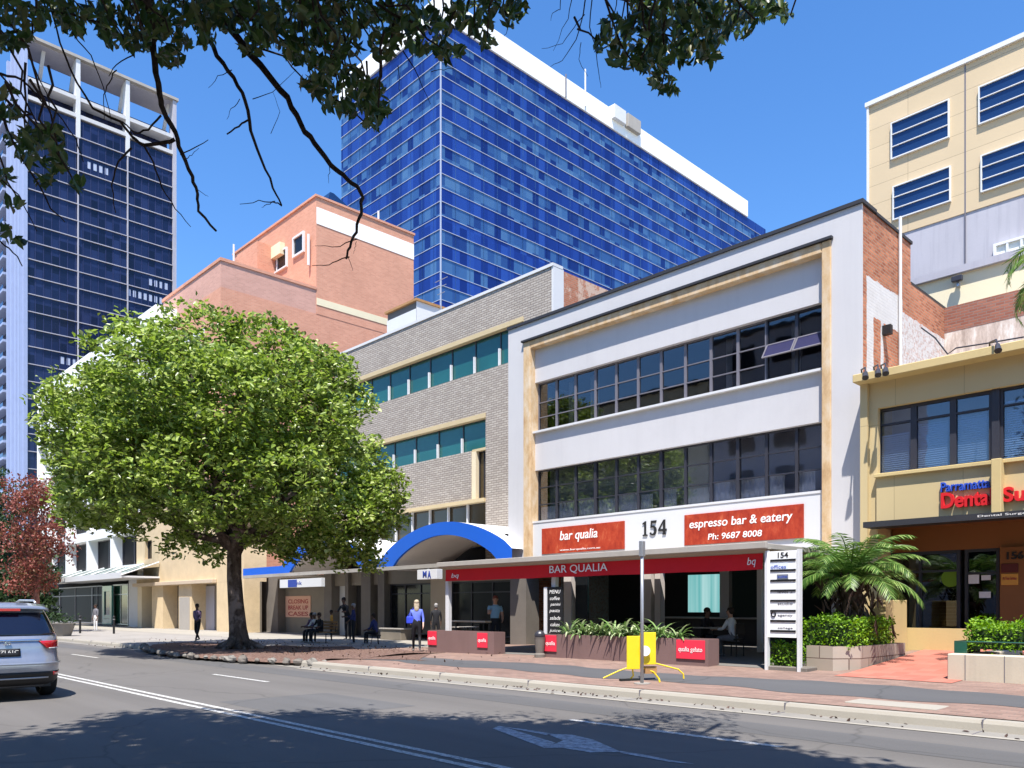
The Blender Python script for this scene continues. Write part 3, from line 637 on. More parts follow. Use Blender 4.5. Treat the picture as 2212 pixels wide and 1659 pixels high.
# ground floor behind the awning: piers, room, counter
a = MB(); zf = 0.27
for px0, px1 in ((1098, 1130), (1222, 1238), (1392, 1410), (1418, 1430), (1792, 1862)): 
    if px0 in (1098, 1792): continue
    MB().box(Xat(px0, 21.2), Xat(px1, 21.2), 21.1, 21.35, zf, ZC).build('pier', 'soffit_grey', b)
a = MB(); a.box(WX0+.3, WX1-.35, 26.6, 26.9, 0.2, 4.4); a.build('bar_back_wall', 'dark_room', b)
a = MB(); a.box(jx0, jx1, 21.75, 26.6, 3.12, 3.2); a.build('bar_ceiling', 'room_grey', b)
MB().box(Xat(1245, 21.2), Xat(1272, 21.2), 21.15, 21.2, zf, 2.7).build('side_light', 'glass_dark', b)
MB().box(Xat(1488, 24), Xat(1560, 24), 23.95, 24.0, 1.45, 2.75).build('window', 'glow_panel', b)['label'] = 'bright turquoise rear window'
MB().box(Xat(1565, 24), Xat(1585, 24), 23.7, 23.9, zf, 3.1).build('column', 'soffit_grey', b)
cn = root('bar_counter', 'long pale-topped counter at the back of the dark bar', 'counter', (-12, 22.9, zf))
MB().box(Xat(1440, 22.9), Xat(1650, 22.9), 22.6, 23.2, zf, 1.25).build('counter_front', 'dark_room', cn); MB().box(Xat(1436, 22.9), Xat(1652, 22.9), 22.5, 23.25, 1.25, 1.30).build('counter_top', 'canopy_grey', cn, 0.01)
# dining furniture in the gloom
def table(x, y, z, label, grp=None):
    r = root('cafe_table', label, 'table', (x, y, z), grp)
    MB().box(x-.38, x+.38, y-.38, y+.38, z+.72, z+.75).build('tabletop', 'canopy_grey', r, .01); MB().tube([(x, y, z+.03), (x, y, z+.72)], .03).build('leg', 'black', r); MB().tube([(x, y, z), (x, y, z+.03)], .22, 14).build('base', 'black', r); return r
def chair(x, y, z, ang, label, grp):
    r = root('cafe_chair', label, 'chair', (x, y, z), grp); r.rotation_euler.z = 0
    def q(u, v): c, s_ = math.cos(ang), math.sin(ang); return (x+u*c-v*s_, y+u*s_+v*c)
    a = MB(); X_ = Vector((math.cos(ang), math.sin(ang), 0)); Y_ = Vector((-math.sin(ang), math.cos(ang), 0)); Z_ = Vector((0, 0, 1))
    a.obox((x, y, z+.45), X_, Y_, Z_, .2, .2, .02); a.build('seat', 'car_black', r)
    p_ = q(0, .19); MB().obox((p_[0], p_[1], z+.72), X_, Y_, Z_, .19, .015, .14).build('backrest', 'car_black', r)
    for u, v, h in ((-.18, -.18, .44), (.18, -.18, .44), (-.18, .18, .84), (.18, .18, .84)):
        p_ = q(u, v); MB().tube([(p_[0], p_[1], z), (p_[0], p_[1], z+h)], .014, 6).build('leg', 'car_black', r)
    return r
for px, y, lab in ((1010, 17.6, 'pale-topped cafe table behind the shorter brown planter'), (1540, 18.6, 'cafe table between the two seated bar patrons'), (1350, 18.5, 'cafe table behind the leafy plants of the long planter')):
    x = Xat(px, y); z = zg(x, y)+.006; table(x, y, z, lab)
    chair(x-.62, y, z, R(90), 'black chair at a cafe table under the red awning', 'cafe chairs under the awning'); chair(x+.62, y, z, R(-90), 'black chair at a cafe table under the red awning', 'cafe chairs under the awning')

# ---------------- bar awning ----------------
aw = root('bar_awning', 'low flat awning on white posts with a red BAR QUALIA valance', 'awning', (-14, 16.1, 3.0))
AX0, AX1 = Xat(948, 15.9), Xat(1657, 15.9)
MB().box(AX0, AX1, 15.9, 20.93, 2.88, 3.0).build('awning_roof', 'canopy_grey', aw, .01)
MB().box(AX0-.02, AX1+.02, 15.82, 15.9, 2.89, 3.03).build('fascia', 'canopy_grey', aw, .01)
VX0, VX1 = Xat(966, 16.1), Xat(1651, 16.1)
MB().box(VX0-.05, VX1+.03, 16.06, 16.12, 2.78, 2.88).build('valance_rail', 'canopy_beige', aw)
v = []; f = []; n = 60
for i in range(n+1):
    x = VX0+(VX1-VX0)*i/n; v += [(x, 16.04+.012*math.sin(i*.9), 2.44+.006*math.sin(i*.55)), (x, 16.05, 2.80)]
for i in range(n): f.append((2*i, 2*i+2, 2*i+3, 2*i+1))
val = MB().add(v, f).build('valance', 'awning_red', aw); val.modifiers.new('thick', 'SOLIDIFY').thickness = .01
def vt(s, p0, p1, z0, z1, off=.0, sh=0): textbox('lettering', s, Xat(p0, 16), Xat(p1, 16), z0, z1, 16.02, 'letter_white', val, .006, off, shear=sh)
vt('BAR QUALIA', 1186, 1311, 2.52, 2.76); vt('bq', 1613, 1632, 2.50, 2.72, 0, .2); vt('bq', 974, 990, 2.50, 2.68, 0, .2)
for px, yy_ in ((965, 16.15), (1195, 16.2), (1640, 20.2)):
    x = Xat(px, yy_); z = zg(x, yy_); MB().box(x-.075, x+.075, yy_, yy_+.15, z, 2.88).build('post', 'white_clean', aw, .01)
# planters
def planter(px0, px1, lab, texts):
    y0, y1 = 15.9, 16.35; x0, x1 = Xat(px0, y0), Xat(px1, y0)
    r = root('planter_box', lab, 'planter', ((x0+x1)/2, y0, zg(x0, y0)))
    m = MB(); za, zb = zg(x0, y0)-.02, zg(x1, y0)-.02; T = .89
    v = [(x0, y0, za), (x1, y0, zb), (x1, y1, zb), (x0, y1, za), (x0, y0, T), (x1, y0, T), (x1, y1, T), (x0, y1, T)]
    m.add(v, [(0, 1, 5, 4), (1, 2, 6, 5), (2, 3, 7, 6), (3, 0, 4, 7)])
    i0, i1, j0, j1 = x0+.04, x1-.04, y0+.04, y1-.04
    v = [(x0, y0, T), (x1, y0, T), (x1, y1, T), (x0, y1, T), (i0, j0, T), (i1, j0, T), (i1, j1, T), (i0, j1, T), (i0, j0, T-.08), (i1, j0, T-.08), (i1, j1, T-.08), (i0, j1, T-.08)]
    m.add(v, [(0, 1, 5, 4), (1, 2, 6, 5), (2, 3, 7, 6), (3, 0, 4, 7), (4, 5, 9, 8), (5, 6, 10, 9), (6, 7, 11, 10), (7, 4, 8, 11)])
    m.build('box', 'planter_brown', r); MB().box(i0, i1, j0, j1, T-.12, T-.06).build('soil', 'mulch', r)
    for s, p0, p1 in texts:
        u0, u1 = Xat(p0, y0), Xat(p1, y0); q = MB(); q.box(u0, u1, y0-.03, y0-.012, .42, .86); pl = q.build('sign_panel', 'sign_pink', r, .004)
        textbox('lettering', s, u0+.06*(u1-u0)+.02, u1-.06*(u1-u0)-.02, .56, .70, y0-.032, 'letter_white', pl, .005)
    return r
planter(925, 1067, 'shorter brown planter box with two pink-red signs, on the left below the awning post', [('qualia', 925, 944), ('qualia', 1032, 1054)])
planter(1175, 1530, 'long brown planter box filled with leafy plants under the red awning', [('qualia', 1178, 1203), ('qualia gelato', 1462, 1524)])
# ---------------- yellow dental building 156 ----------------
YY = 20.5; YX0, YX1 = Xat(1858, YY)+.0, 3.5
d = root('dental_building', 'low yellow rendered building with a dental sign and blue-tinted office windows', 'building', (YX0, YY, 0.4))
wx0 = Xat(1897, YY)
PZ = Zat(1870, 812, YY)           # parapet top
a = MB(); a.box(YX0, YX0+.18, YY, YY+.6, 0, PZ-.2); a.box(wx0-.05, YX1, YY+.1, YY+.6, 6.62, PZ-.2); a.box(YX0+.18, wx0-.05, YY+.1, YY+.6, 0, PZ-.2)
a.box(wx0-.05, YX1, YY+.02, YY+.6, 3.72, 4.86); a.box(YX0, YX0+.25, YY+.6, YY+9, 0, PZ-.2); a.build('facade', 'panel_yellow', d)
MB().box(YX0-.06, YX1, YY-.32, YY+.62, PZ-.2, PZ).build('parapet', 'yellow_render', d, .015)
MB().box(wx0-.08, YX1, YY-.08, YY+.3, 4.86, 4.95).build('sill', 'yellow_render', d, .01)
px_ = Xat(2148, YY); MB().box(px_, px_+.20, YY-.25, YY+.05, 3.74, 4.95).build('blade_fin', 'yellow_render', d, .01)
MB().box(YX0+.25, YX1, YY+.6, YY+9, PZ-.5, PZ-.45).build('roof', 'concrete', d)
# office windows: 3 lights left of the thick post, more to the right
edges = [Xat(p, YY+.3) for p in (1897, 1975, 2060, 2145)]
for i in range(3):
    w = window(d, edges[i], edges[i+1], 4.95, 6.62, YY+.3, 'frame_dark', 'pane_blue', 1, (3.1, 1), .07, .1)
    z = 5.0; bl = MB()
    zt = (5.95, 6.15, 6.2)[i]
    while z < zt: bl.obox(((edges[i]+edges[i+1])/2-.03, YY+.36, z), Vector((1, 0, 0)), Vector((0, .6, .8)).normalized(), Vector((0, -.8, .6)).normalized(), (edges[i+1]-edges[i])/2-.1, .028, .002); z += .052
    bl.build('blind', 'blind', w); MB().box(edges[i]+.1, edges[i+1]-.18, YY+.42, YY+.425, 4.98, zt-.05*(i+1)).build('blind_backing', 'curtain', w)
MB().box(edges[3], edges[3]+.16, YY+.2, YY+.36, 4.95, 6.62).build('mullion', 'frame_dark', d)
for i in range(4):
    x = edges[3]+.16+i*.95; w = window(d, x, x+.95, 4.95, 6.62, YY+.3, 'frame_dark', 'pane_blue', 1, (3.1, 1), .06, .1)
    z = 5.0; bl = MB()
    while z < 6.3: bl.obox((x+.47, YY+.36, z), Vector((1, 0, 0)), Vector((0, .6, .8)).normalized(), Vector((0, -.8, .6)).normalized(), .42, .028, .002); z += .052
    bl.build('blind', 'blind', w)
MB().box(wx0, YX1, YY+.9, YY+1.0, 4.9, 6.9).build('interior_wall', 'concrete_pale', d)
a = MB(); a.box(wx0-.3, YX1, YY+.6, YY+4, 4.55, 4.6); a.build('interior_floor', 'room_grey', d)
# ground floor: slab edge, deep recess, ochre walls, glazed shopfront and door
MB().box(YX0+.3, YX1, YY-.55, YY+.02, 3.58, 3.72).build('slab_edge', 'coping_dark', d)
textbox('lettering', 'Dental Surgery', Xat(2112, YY-.55), Xat(2112, YY-.55)+1.1, 3.62, 3.68, YY-.552, 'letter_white', d, .004)
GY = YY+1.3
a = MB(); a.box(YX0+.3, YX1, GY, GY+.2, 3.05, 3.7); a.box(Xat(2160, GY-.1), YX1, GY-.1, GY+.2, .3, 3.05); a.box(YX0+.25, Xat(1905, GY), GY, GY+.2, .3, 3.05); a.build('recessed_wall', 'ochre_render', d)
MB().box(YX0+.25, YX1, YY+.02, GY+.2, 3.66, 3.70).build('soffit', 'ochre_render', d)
a = MB(); a.box(Xat(1925, YY+.02), Xat(2062, YY+.02)+.5, YY+.02, YY+.16, .2, 1.12); a.build('plinth_wall', 'yellow_render', d)
window(d, Xat(1905, GY), Xat(2073, GY), .9, 3.05, GY+.08, 'frame_dark', 'pane_dim', 2, (3.2, 1), .08, .1)
dr = window(d, Xat(2083, GY), Xat(2158, GY), .55, 3.05, GY+.08, 'frame_dark', 'pane_dim', 1, (3.2, 1), .07, .1); dr.name = 'door'; ORG[dr.name] = ORG[d.name]
MB().box(Xat(2092, GY), Xat(2115, GY), GY-.0, GY+.01, 2.2, 2.42).build('notice', 'frame_white', dr); MB().box(Xat(2115, GY), Xat(2140, GY), GY, GY+.01, 1.85, 2.0).build('notice', 'frame_white', dr)
MB().box(Xat(2120, GY), Xat(2140, GY), GY, GY+.01, 2.28, 2.40).build('notice', 'frame_white', dr)
MB().tube([(Xat(2052, GY), GY+.06, 2.35), (Xat(2052, GY), GY+.05, 2.35)], .22, 20).build('green_disc_sticker', 'leaf_hedge', d)
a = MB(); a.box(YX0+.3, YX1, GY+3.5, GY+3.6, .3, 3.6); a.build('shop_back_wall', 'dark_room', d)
z = 1.1; bl = MB()
while z < 2.4: bl.box(Xat(1990, GY+.25), Xat(2065, GY+.25), GY+.23, GY+.27, z, z+.012); z += .09
bl.build('blind', 'blind', d)
# dental lettering
L = root('dental_sign', 'blue and red raised letters reading Parramatta Dental Surgery on the yellow wall', 'sign', (Xat(2090, YY), YY, 4.1))
ly = YY+.01
textbox('lettering', 'Parramatta', Xat(2034, ly), Xat(2140, ly), Zat(2034, 1064, ly), Zat(2034, 1043, ly), ly, 'letter_blue', L, .07, .015)
textbox('lettering', 'Dental', Xat(2035, ly), Xat(2147, ly), Zat(2035, 1100, ly), Zat(2035, 1066, ly), ly, 'letter_red', L, .09, .03)
textbox('lettering', 'Surgery', Xat(2168, ly), Xat(2168, ly)+1.5, Zat(2035, 1106, ly), Zat(2035, 1066, ly), ly, 'letter_red', L, .09, .03)
n156 = textbox('street_number', '156', Xat(2175, GY-.1), Xat(2212, GY-.1), Zat(2175, 1209, GY-.1), Zat(2175, 1192, GY-.1), GY-.101, 'letter_black', None, .02, .03); tag(n156, 'black street number 156 on the shaded ochre wall', 'number')
sgn('name_plate', 'dark maroon name plate below the number 156', Xat(2163, GY-.1), Xat(2200, GY-.1), Zat(2163, 1237, GY-.1), Zat(2163, 1218, GY-.1), GY-.102, 'sign_maroon', [], d=.02)
sgn('name_plate', 'orange name plate with dark lettering under the maroon one', Xat(2163, GY-.1), Xat(2200, GY-.1), Zat(2163, 1264, GY-.1), Zat(2163, 1240, GY-.1), GY-.102, 'sign_orange', [('At Your Service', .1, .9, .45, .75, 'letter_maroon')], d=.02)
# spotlights leaning over the parapet
for i, px in enumerate((1885, 1912, 1928, 2165)):
    x = Xat(px, YY); l = root('spotlight', ('leftmost spotlight on a curved arm over the yellow parapet', 'second spotlight from the left on the yellow parapet', 'third spotlight from the left on the yellow parapet', 'spotlight on the yellow parapet above the thick window post')[i], 'spotlight', (x, YY-.3, PZ))
    MB().tube([(x-.25, YY, PZ), (x-.2, YY-.2, PZ+.12), (x, YY-.45, PZ+.08), (x+.08, YY-.62, PZ-.12)], .02, 6).build('arm', 'frame_dark', l)
    MB().tube([(x+.06, YY-.58, PZ-.08), (x+.10, YY-.68, PZ-.24)], [.05, .08], 10).build('lamp_head', 'frame_dark', l)
# conduit and cables behind the parapet
cb = MB(); yb = 26.9; pts = []
for px, py in ((1925, 655), (1990, 590), (2040, 640), (2050, 765)): pass
for px, py in ((1990, 708), (2020, 730), (2047, 765), (2065, 752), (2130, 742), (2212, 728)): pts.append((Xat(px, 22.5), 22.5, Zat(px, py, 22.5)))
cb.tube(pts, .02, 5); tag(cb.build('cable', 'frame_dark'), 'sagging dark cable running behind the yellow parapet', 'cable')

# ---------------- walls and buildings behind 156 ----------------
r = root('courtyard_building', 'cream and brick rear building behind the yellow parapet, with stained lower render', 'building', (-3, 27.15, 0))
MB().box(WX1, 6, 27.15, 27.5, 10.2, 10.98).build('brick_band', 'brick_dark', r); MB().box(WX1, 6, 27.16, 27.5, 0, 10.2).build('lower_wall', 'stained_render', r)
x0 = Xat(1972, 29); MB().box(x0, 8, 29, 36, 9, 12.62).build('upper_wall', 'cream_render', r); MB().box(x0-.1, 8, 28.85, 29.02, 12.62, 12.85).build('gutter', 'grey_render', r)
MB().box(WX1, 8, 27.5, 29, 10.9, 10.97).build('roof', 'concrete', r)
x = Xat(2072, 28.98); l = root('flood_light', 'small dark flood light on the cream wall', 'flood light', (x, 28.95, 12)); MB().box(x-.16, x+.16, 28.7, 28.85, Zat(2072, 610, 28.9), Zat(2072, 598, 28.9)).build('lamp_head', 'frame_dark', l, .02); MB().box(x-.04, x+.04, 28.85, 29, Zat(2072, 618, 28.9), Zat(2072, 600, 28.9)).build('bracket', 'alu', l)
# tall sand building
TY = 42; tx0 = Xat(1877, TY); tzt = Zat(1877, 232, TY); tzg = Zat(2100, 455, TY)
t = root('office_block', 'tall sand-coloured panel building with blue strip windows at top right', 'building', (tx0, TY, 0))
MB().box(tx0, 12, TY, TY+25, tzg, tzt).build('upper_wall', 'panel_sand', t); MB().box(tx0+.05, 12, TY+.05, TY+25, 0, tzg).build('lower_wall', 'grey_render', t)
MB().box(tx0-.15, 12.1, TY-.15, TY+25, tzt, tzt+.22).build('coping', 'white_clean', t); MB().box(tx0-.08, tx0+.02, TY-.1, TY+.0, tzg-2, tzt).build('downpipe', 'white_clean', t)
xj = Xat(2085, TY); MB().box(xj-.03, xj+.03, TY-.012, TY+.02, 12, tzt).build('expansion_joint', 'frame_mid', t)
for px0, px1, za, zb in ((1926, 2052, Zat(1926, 347, TY), Zat(1926, 268, TY)), (1930, 2055, Zat(1930, 478, TY), Zat(1930, 405, TY)), (2115, 2268, Zat(2115, 272, TY), Zat(2115, 190, TY)), (2120, 2273, Zat(2120, 418, TY), Zat(2120, 338, TY))):
    w = window(t, Xat(px0, TY), Xat(px1, TY), za, zb, TY-.07, 'frame_white', 'glass_navy', 1, (1, 1, 1), .055, .14)
window(t, Xat(2148, TY), Xat(2240, TY), Zat(2148, 562, TY), Zat(2148, 530, TY), TY-.08, 'frame_white', 'blind', 3, (1,), .12, .2, label='shuttered pale window in the grey lower wall')

# ---------------- grey brick building with teal windows ----------------
GYB = 23.5; gx1 = WX0-.004; gx0 = Xat(735, GYB)-.6; GZ = 15.32
g = root('brick_office', 'grey textured-brick office with teal window bands beside the white building', 'building', (gx0, GYB, 0))
wr3 = Xat(1131, GYB); wr2 = Xat(1049, GYB); wr1 = Xat(1018, GYB)
Z3t, Z3b = Zat(1098, 706, GYB), Zat(1098, 783, GYB); Z2t, Z2b = Zat(1048, 902, GYB), Zat(1048, 968, GYB); Z1t, Z1b = Zat(1048, 1072, GYB), 4.3
Zs = Zat(1018, 1080, GYB)
a = MB(); a.box(gx0, gx1, GYB, GYB+.5, Z3t+.22, GZ); a.box(wr3, gx1, GYB, GYB+.5, Z3b, Z3t+.22); a.box(gx0, gx1, GYB, GYB+.5, Z2t+.2, Z3b)
a.box(wr2, gx1, GYB, GYB+.5, 0, Z2t+.2); a.box(gx0, wr1, GYB, GYB+.5, Zs, Z2b); a.build('facade', 'brick_grey', g)
for z, xr in ((Z3t, wr3), (Z2t, wr2)): MB().box(gx0, xr, GYB-.04, GYB+.5, z, z+.2).build('lintel', 'trim_tan', g)
MB().box(gx0, wr2, GYB-.12, GYB+.3, Zs-.16, Zs).build('lintel', 'trim_tan', g); MB().box(wr1, wr2, GYB+.05, GYB+.4, Z2b-.05, Z2b+.06).build('sill', 'trim_tan', g)
MB().box(gx0-.05, gx1+.02, GYB-.05, GYB+.55, GZ, GZ+.12).build('coping', 'white_clean', g); 
xw = Xat(1192, GYB); MB().box(xw, gx1+.012, GYB-.012, GYB+.6, Zat(1200, 690, GYB), GZ-.003).build('corner_flashing', 'white_clean', g)
a = MB(); a.box(gx1-.3, gx1+.004, GYB+.6, 48, 0, GZ-.05); a.box(gx0, gx0+.3, GYB+.5, 48, 0, GZ-.05); a.box(gx0, gx1, 47.7, 48, 0, GZ-.05); a.build('side_wall', 'brick_worn', g)
MB().box(gx0+.3, gx1-.3, GYB+.5, 47.7, GZ-.5, GZ-.4).build('roof', 'concrete', g)
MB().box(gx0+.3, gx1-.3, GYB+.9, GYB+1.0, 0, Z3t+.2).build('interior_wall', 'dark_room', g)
def wband(par, xl, xr, z0, z1, y, w_, pm, fins=True, fh=.52):
    n = max(1, round((xr-xl)/w_)); st = (xr-xl)/n
    for i in range(n):
        x0 = xl+i*st; x1 = x0+st; w = window(par, x0, x1, z0, z1, y, 'frame_dark', pm, 1, (1,), .03, .06)
        if fins: MB().box(x0-.035, x0+.035, y-.14, y-.032, z0, z0+(z1-z0)*fh).build('fin', 'frame_white', w)
wband(g, gx0+.02, wr3, Z3b, Z3t, GYB+.25, 1.72, 'glass_teal'); wband(g, gx0+.02, wr2, Z2b, Z2t, GYB+.25, 1.72, 'glass_teal')
wband(g, gx0+.02, wr2, Z1b, Zs-.16, GYB+.25, 1.35, 'glass_brown', True, 1.0)
window(g, wr1+.28, wr2, Zs, Z2b-.05, GYB+.25, 'frame_dark', 'glass_brown', 2, (1,), .05); MB().box(wr1, wr1+.28, GYB+.02, GYB+.4, Zs, Z2b-.05).build('pilaster', 'beige_light', g)
# rooftop hut and aerial
h = root('rooftop_room', 'pale rendered rooftop room with a louvred side, next to the orange brick block', 'building', (-33.5, 26, 15))
hx1 = -33.6; hy = Yx(900, hx1); hz = Zx(900, 645, hx1); hx0 = Xat(836, hy)
MB().box(hx0, hx1, hy, hy+6, 13, hz-.5).build('wall', 'white_clean', h); MB().box(hx0-.1, hx1+.1, hy-.1, hy+6.1, hz-.12, hz).build('roof', 'tan_wood', h); MB().box(hx0, hx1, hy+.05, hy+6, hz-1.6, hz-.12).build('louvre_panel', 'room_grey', h)
MB().box(hx1-.02, hx1+.01, hy+.0, hy+6, 13, hz-.12).build('side_cladding', 'white_clean', h)
q = root('tv_aerial', 'thin rooftop aerial in front of the blue glass tower corner', 'aerial', (Xat(953, 26), 26, GZ-.4)); x = Xat(953, 26)
MB().tube([(x, 26, GZ-.4), (x, 26, Zat(953, 600, 26))], .03, 6).build('mast', 'alu', q)
for i, zz_ in enumerate((0, .35, .7)): 
    z = Zat(953, 604, 26)-zz_; MB().tube([(x-.5+.1*i, 26, z), (x+.5-.1*i, 26, z)], .018, 5).build('element', 'alu', q)
# arched blue canopy
CY = 20.4; cpy = root('arched_canopy', 'blue-edged canopy with barrel arches over the shops under the grey building', 'canopy', (-30, CY, 3.3))
cx0, cx1 = Xat(525, CY), Xat(1106, CY)
arches = [(Xat(825, CY), cx1), (Xat(608, CY), Xat(800, CY))]
cv = MB(); bandm = MB()
zb = 3.40; BT = .52
for (a0, a1) in arches:
    sof = MB(); n = 22; w = a1-a0; c = (a0+a1)/2; rise = Zat(965, 1122, CY)-zb-.0
    rise = min(rise, 1.66)
    o_ = []; i_ = []
    for k_ in range(n+1):
        u = k_/n; x = a0+w*u; h_ = math.sin(math.pi*u)**.75
        o_.append((x, zb+BT*.75+(rise-BT*.75)*h_)); xi = c+(x-c)*.80; i_.append((xi, zb+.02+(rise-BT-.02)*h_))
    for k_ in range(n):
        p0, p1, q0, q1 = o_[k_], o_[k_+1], i_[k_], i_[k_+1]; yb2 = GYB if max(p0[0], p1[0]) < WX0-.02 else 20.98
        for y in (CY, CY+.12):
            bandm.quad((p0[0], y, p0[1]), (p1[0], y, p1[1]), (q1[0], y, q1[1]), (q0[0], y, q0[1]))
        bandm.quad((q0[0], CY, q0[1]), (q1[0], CY, q1[1]), (q1[0], CY+.12, q1[1]), (q0[0], CY+.12, q0[1]))
        sof.quad((q0[0], CY+.12, q0[1]), (q1[0], CY+.12, q1[1]), (q1[0], yb2, q1[1]), (q0[0], yb2, q0[1]))
        cv.quad((p0[0], CY, p0[1]), (p1[0], CY, p1[1]), (p1[0], yb2, p1[1]), (p0[0], yb2, p0[1]))
    for s_ in (0, n):
        p0, q0 = o_[s_], i_[s_]; bandm.quad((p0[0], CY, zb), (q0[0], CY, zb), (q0[0], CY, q0[1]), (p0[0], CY, p0[1]))
        yb2 = GYB if q0[0] < WX0-.02 else 20.98; sof.quad((q0[0], CY+.12, zb), (q0[0], CY+.12, q0[1]), (q0[0], yb2, q0[1]), (q0[0], yb2, zb))
    sof.build('vault_soffit', 'soffit_grey', cpy)
segs = [(cx0, arches[1][0]), (arches[1][1], arches[0][0])]
for s0, s1 in segs: bandm.box(s0, s1, CY, CY+.12, zb, zb+BT*.75); cv.box(s0, s1, CY+.12, GYB, zb+BT*.72, zb+BT*.75)
bandm.build('blue_band', 'blue_paint', cpy); cv.build('vault_roof', 'white_clean', cpy)
MB().box(cx0, cx1, CY-.02, CY+.22, zb-.16, zb).build('tie_beam', 'canopy_grey', cpy)
for s0, s1 in segs: MB().box(s0, s1, CY+.22, GYB, zb-.08, zb-.02).build('soffit', 'soffit_grey', cpy)
# shops under the canopy
sh = root('shopfront', 'row of tiled shopfronts in the shade under the arched blue canopy', 'shopfront', (-30, GYB-1, 0))
sy = GYB-.9
for p0, p1 in ((565, 600), (700, 716), (745, 752), (780, 800), (816, 830), (930, 962)): MB().box(Xat(p0, sy), Xat(p1, sy), sy, sy+.9, .1, 3.4).build('pier', 'grey_stone_and_shade' if p0 != 930 else 'canopy_beige', sh)
MB().box(Xat(526, sy), Xat(565, sy), sy-.3, sy+.9, .1, 3.4).build('timber_panel', 'tan_wood', sh)
MB().box(Xat(600, sy), Xat(1100, sy), sy+.2, sy+.5, 2.75, 3.4).build('bulkhead', 'beige_tile_and_shade', sh)
for p0, p1, m_ in ((600, 700, 'beige_tile_and_shade'), (716, 745, 'white_clean'), (752, 780, 'dark_room'), (800, 816, 'beige_tile_and_shade')): MB().box(Xat(p0, sy), Xat(p1, sy), sy+.5, sy+.6, .1, 2.75).build('door_panel' if p0 != 600 else 'shop_wall', m_, sh)
for p0, p1 in ((830, 930), (962, 1098)): window(sh, Xat(p0, sy), Xat(p1, sy), .35, 2.75, sy+.4, 'frame_dark', 'glass_dark', 3, (4, 1), .07, .1)
MB().box(Xat(618, sy+.5), Xat(672, sy+.5), sy+.46, sy+.498, Zat(618, 1333, sy+.5), Zat(618, 1288, sy+.5)).build('poster_backing', 'sign_peach', sh)
for i, s in enumerate(('CLOSING', 'BREAK UP', 'CASES')):
    textbox('lettering', s, Xat(624, sy+.5), Xat(667, sy+.5), Zat(618, 1304+i*13, sy+.5), Zat(618, 1295+i*13, sy+.5), sy+.458, 'letter_maroon', sh, .004, .02)
ls = sgn('light_box_sign', 'long white light box with a blue square under the canopy by the tree', Xat(612, 20.3), Xat(702, 20.3), Zat(650, 1269, 20.3), Zat(650, 1251, 20.3), 20.3, 'white_clean', [('bank', .32, .55, .3, .72, 'letter_navy', .01)], d=.2)
MB().box(Xat(622, 20.09), Xat(641, 20.09), 20.085, 20.10, Zat(650, 1268, 20.3), Zat(650, 1252, 20.3)).build('blue_square', 'letter_navy', ls)
ls = sgn('hanging_sign', 'small white box sign with dark blue figures by the left end of the red valance', Xat(914, 16.6), Xat(956, 16.6), Zat(930, 1252, 16.6), Zat(930, 1231, 16.6), 16.6, 'white_clean', [('M', .30, .50, .2, .85, 'letter_navy', .05), ('A', .55, .72, .1, .85, 'letter_navy', .05)], d=.25)
MB().box(Xat(930, 16.6), Xat(933, 16.6), 16.45, 16.5, Zat(930, 1231, 16.6), 2.9).build('hanger', 'alu', ls)
bn = root('stone_bench', 'low beige block bench against the shaded shop window', 'bench', (Xat(855, 21.5), 21.5, .15)); x = Xat(855, 21.5)
MB().box(x-.8, x+.8, 21.2, 21.8, .15, .62).build('bench_block', 'beige_tile_and_shade', bn, .02); MB().box(x-.85, x+.85, 21.15, 21.85, .62, .68).build('seat', 'canopy_grey', bn, .01)

# ---------------- orange brick block ----------------
BX = -50.7; o_ = root('brick_block', 'large orange brick building with pale bands rising behind the street tree', 'building', (BX, 23, 0))
y1 = Yx(477, BX); y2 = Yx(683, BX); y3 = Yx(893, BX); z1 = Zx(477, 556, BX); z2 = Zx(683, 425, BX)
lx = Xat(352, y1)
MB().box(lx, BX, y1, y3, 0, z1-1.9).build('lower_wall', 'brick_orange', o_)
MB().box(lx+.01, BX-.01, y1+.01, y2, z1-1.9, z1-.2).build('lower_parapet', 'brick_purple', o_)
MB().box(lx-.1, BX+.06, y1-.06, y2, z1-.2, z1).build('coping', 'brick_orange', o_)
ux = Xat(505, y2)
MB().box(ux, BX+.02, y2, y3+.01, z1-1.9, z2).build('upper_wall', 'brick_orange', o_)
MB().box(ux-.1, BX+.1, y2-.1, y3+.1, z2, z2+.15).build('coping', 'brick_orange', o_)
zb1, zb0 = Zx(683, 447, BX), Zx(683, 483, BX)
MB().box(BX-.5, BX+.05, y2+.02, y3+.02, zb0, zb1).build('pale_band', 'white_bright', o_)
zc1, zc0 = Zx(683, 643, BX), Zx(683, 658, BX); MB().box(BX-.5, BX+.05, y2+.02, y3, zc0, zc1).build('pale_band', 'cream_render', o_)
MB().box(Xat(575, y2), Xat(615, y2), y2-.4, y2, Zat(600, 560, y2), Zat(600, 535, y2)).build('hood', 'cream_render', o_)
window(o_, Xat(560, y2), Xat(622, y2), Zat(600, 590, y2), Zat(600, 548, y2), y2-.05, 'frame_white', 'glass_dark', 3, (1,), .12, .2)
window(o_, Xat(635, y2), Xat(659, y2), Zat(640, 556, y2), Zat(640, 512, y2), y2-.05, 'frame_white', 'glass_dark', 1, (1,), .15, .2)
MB().tube([(Xat(672, y2), y2-.2, Zat(672, 575, y2)), (Xat(672, y2), y2-.2, Zat(672, 508, y2))], .1, 6).build('downpipe', 'white_clean', o_)
# front face of the lower block: pale strip
MB().box(lx, BX-2.5, y1-.05, y1+.1, z1-4.4, z1-3.9).build('pale_band', 'white_clean', o_)
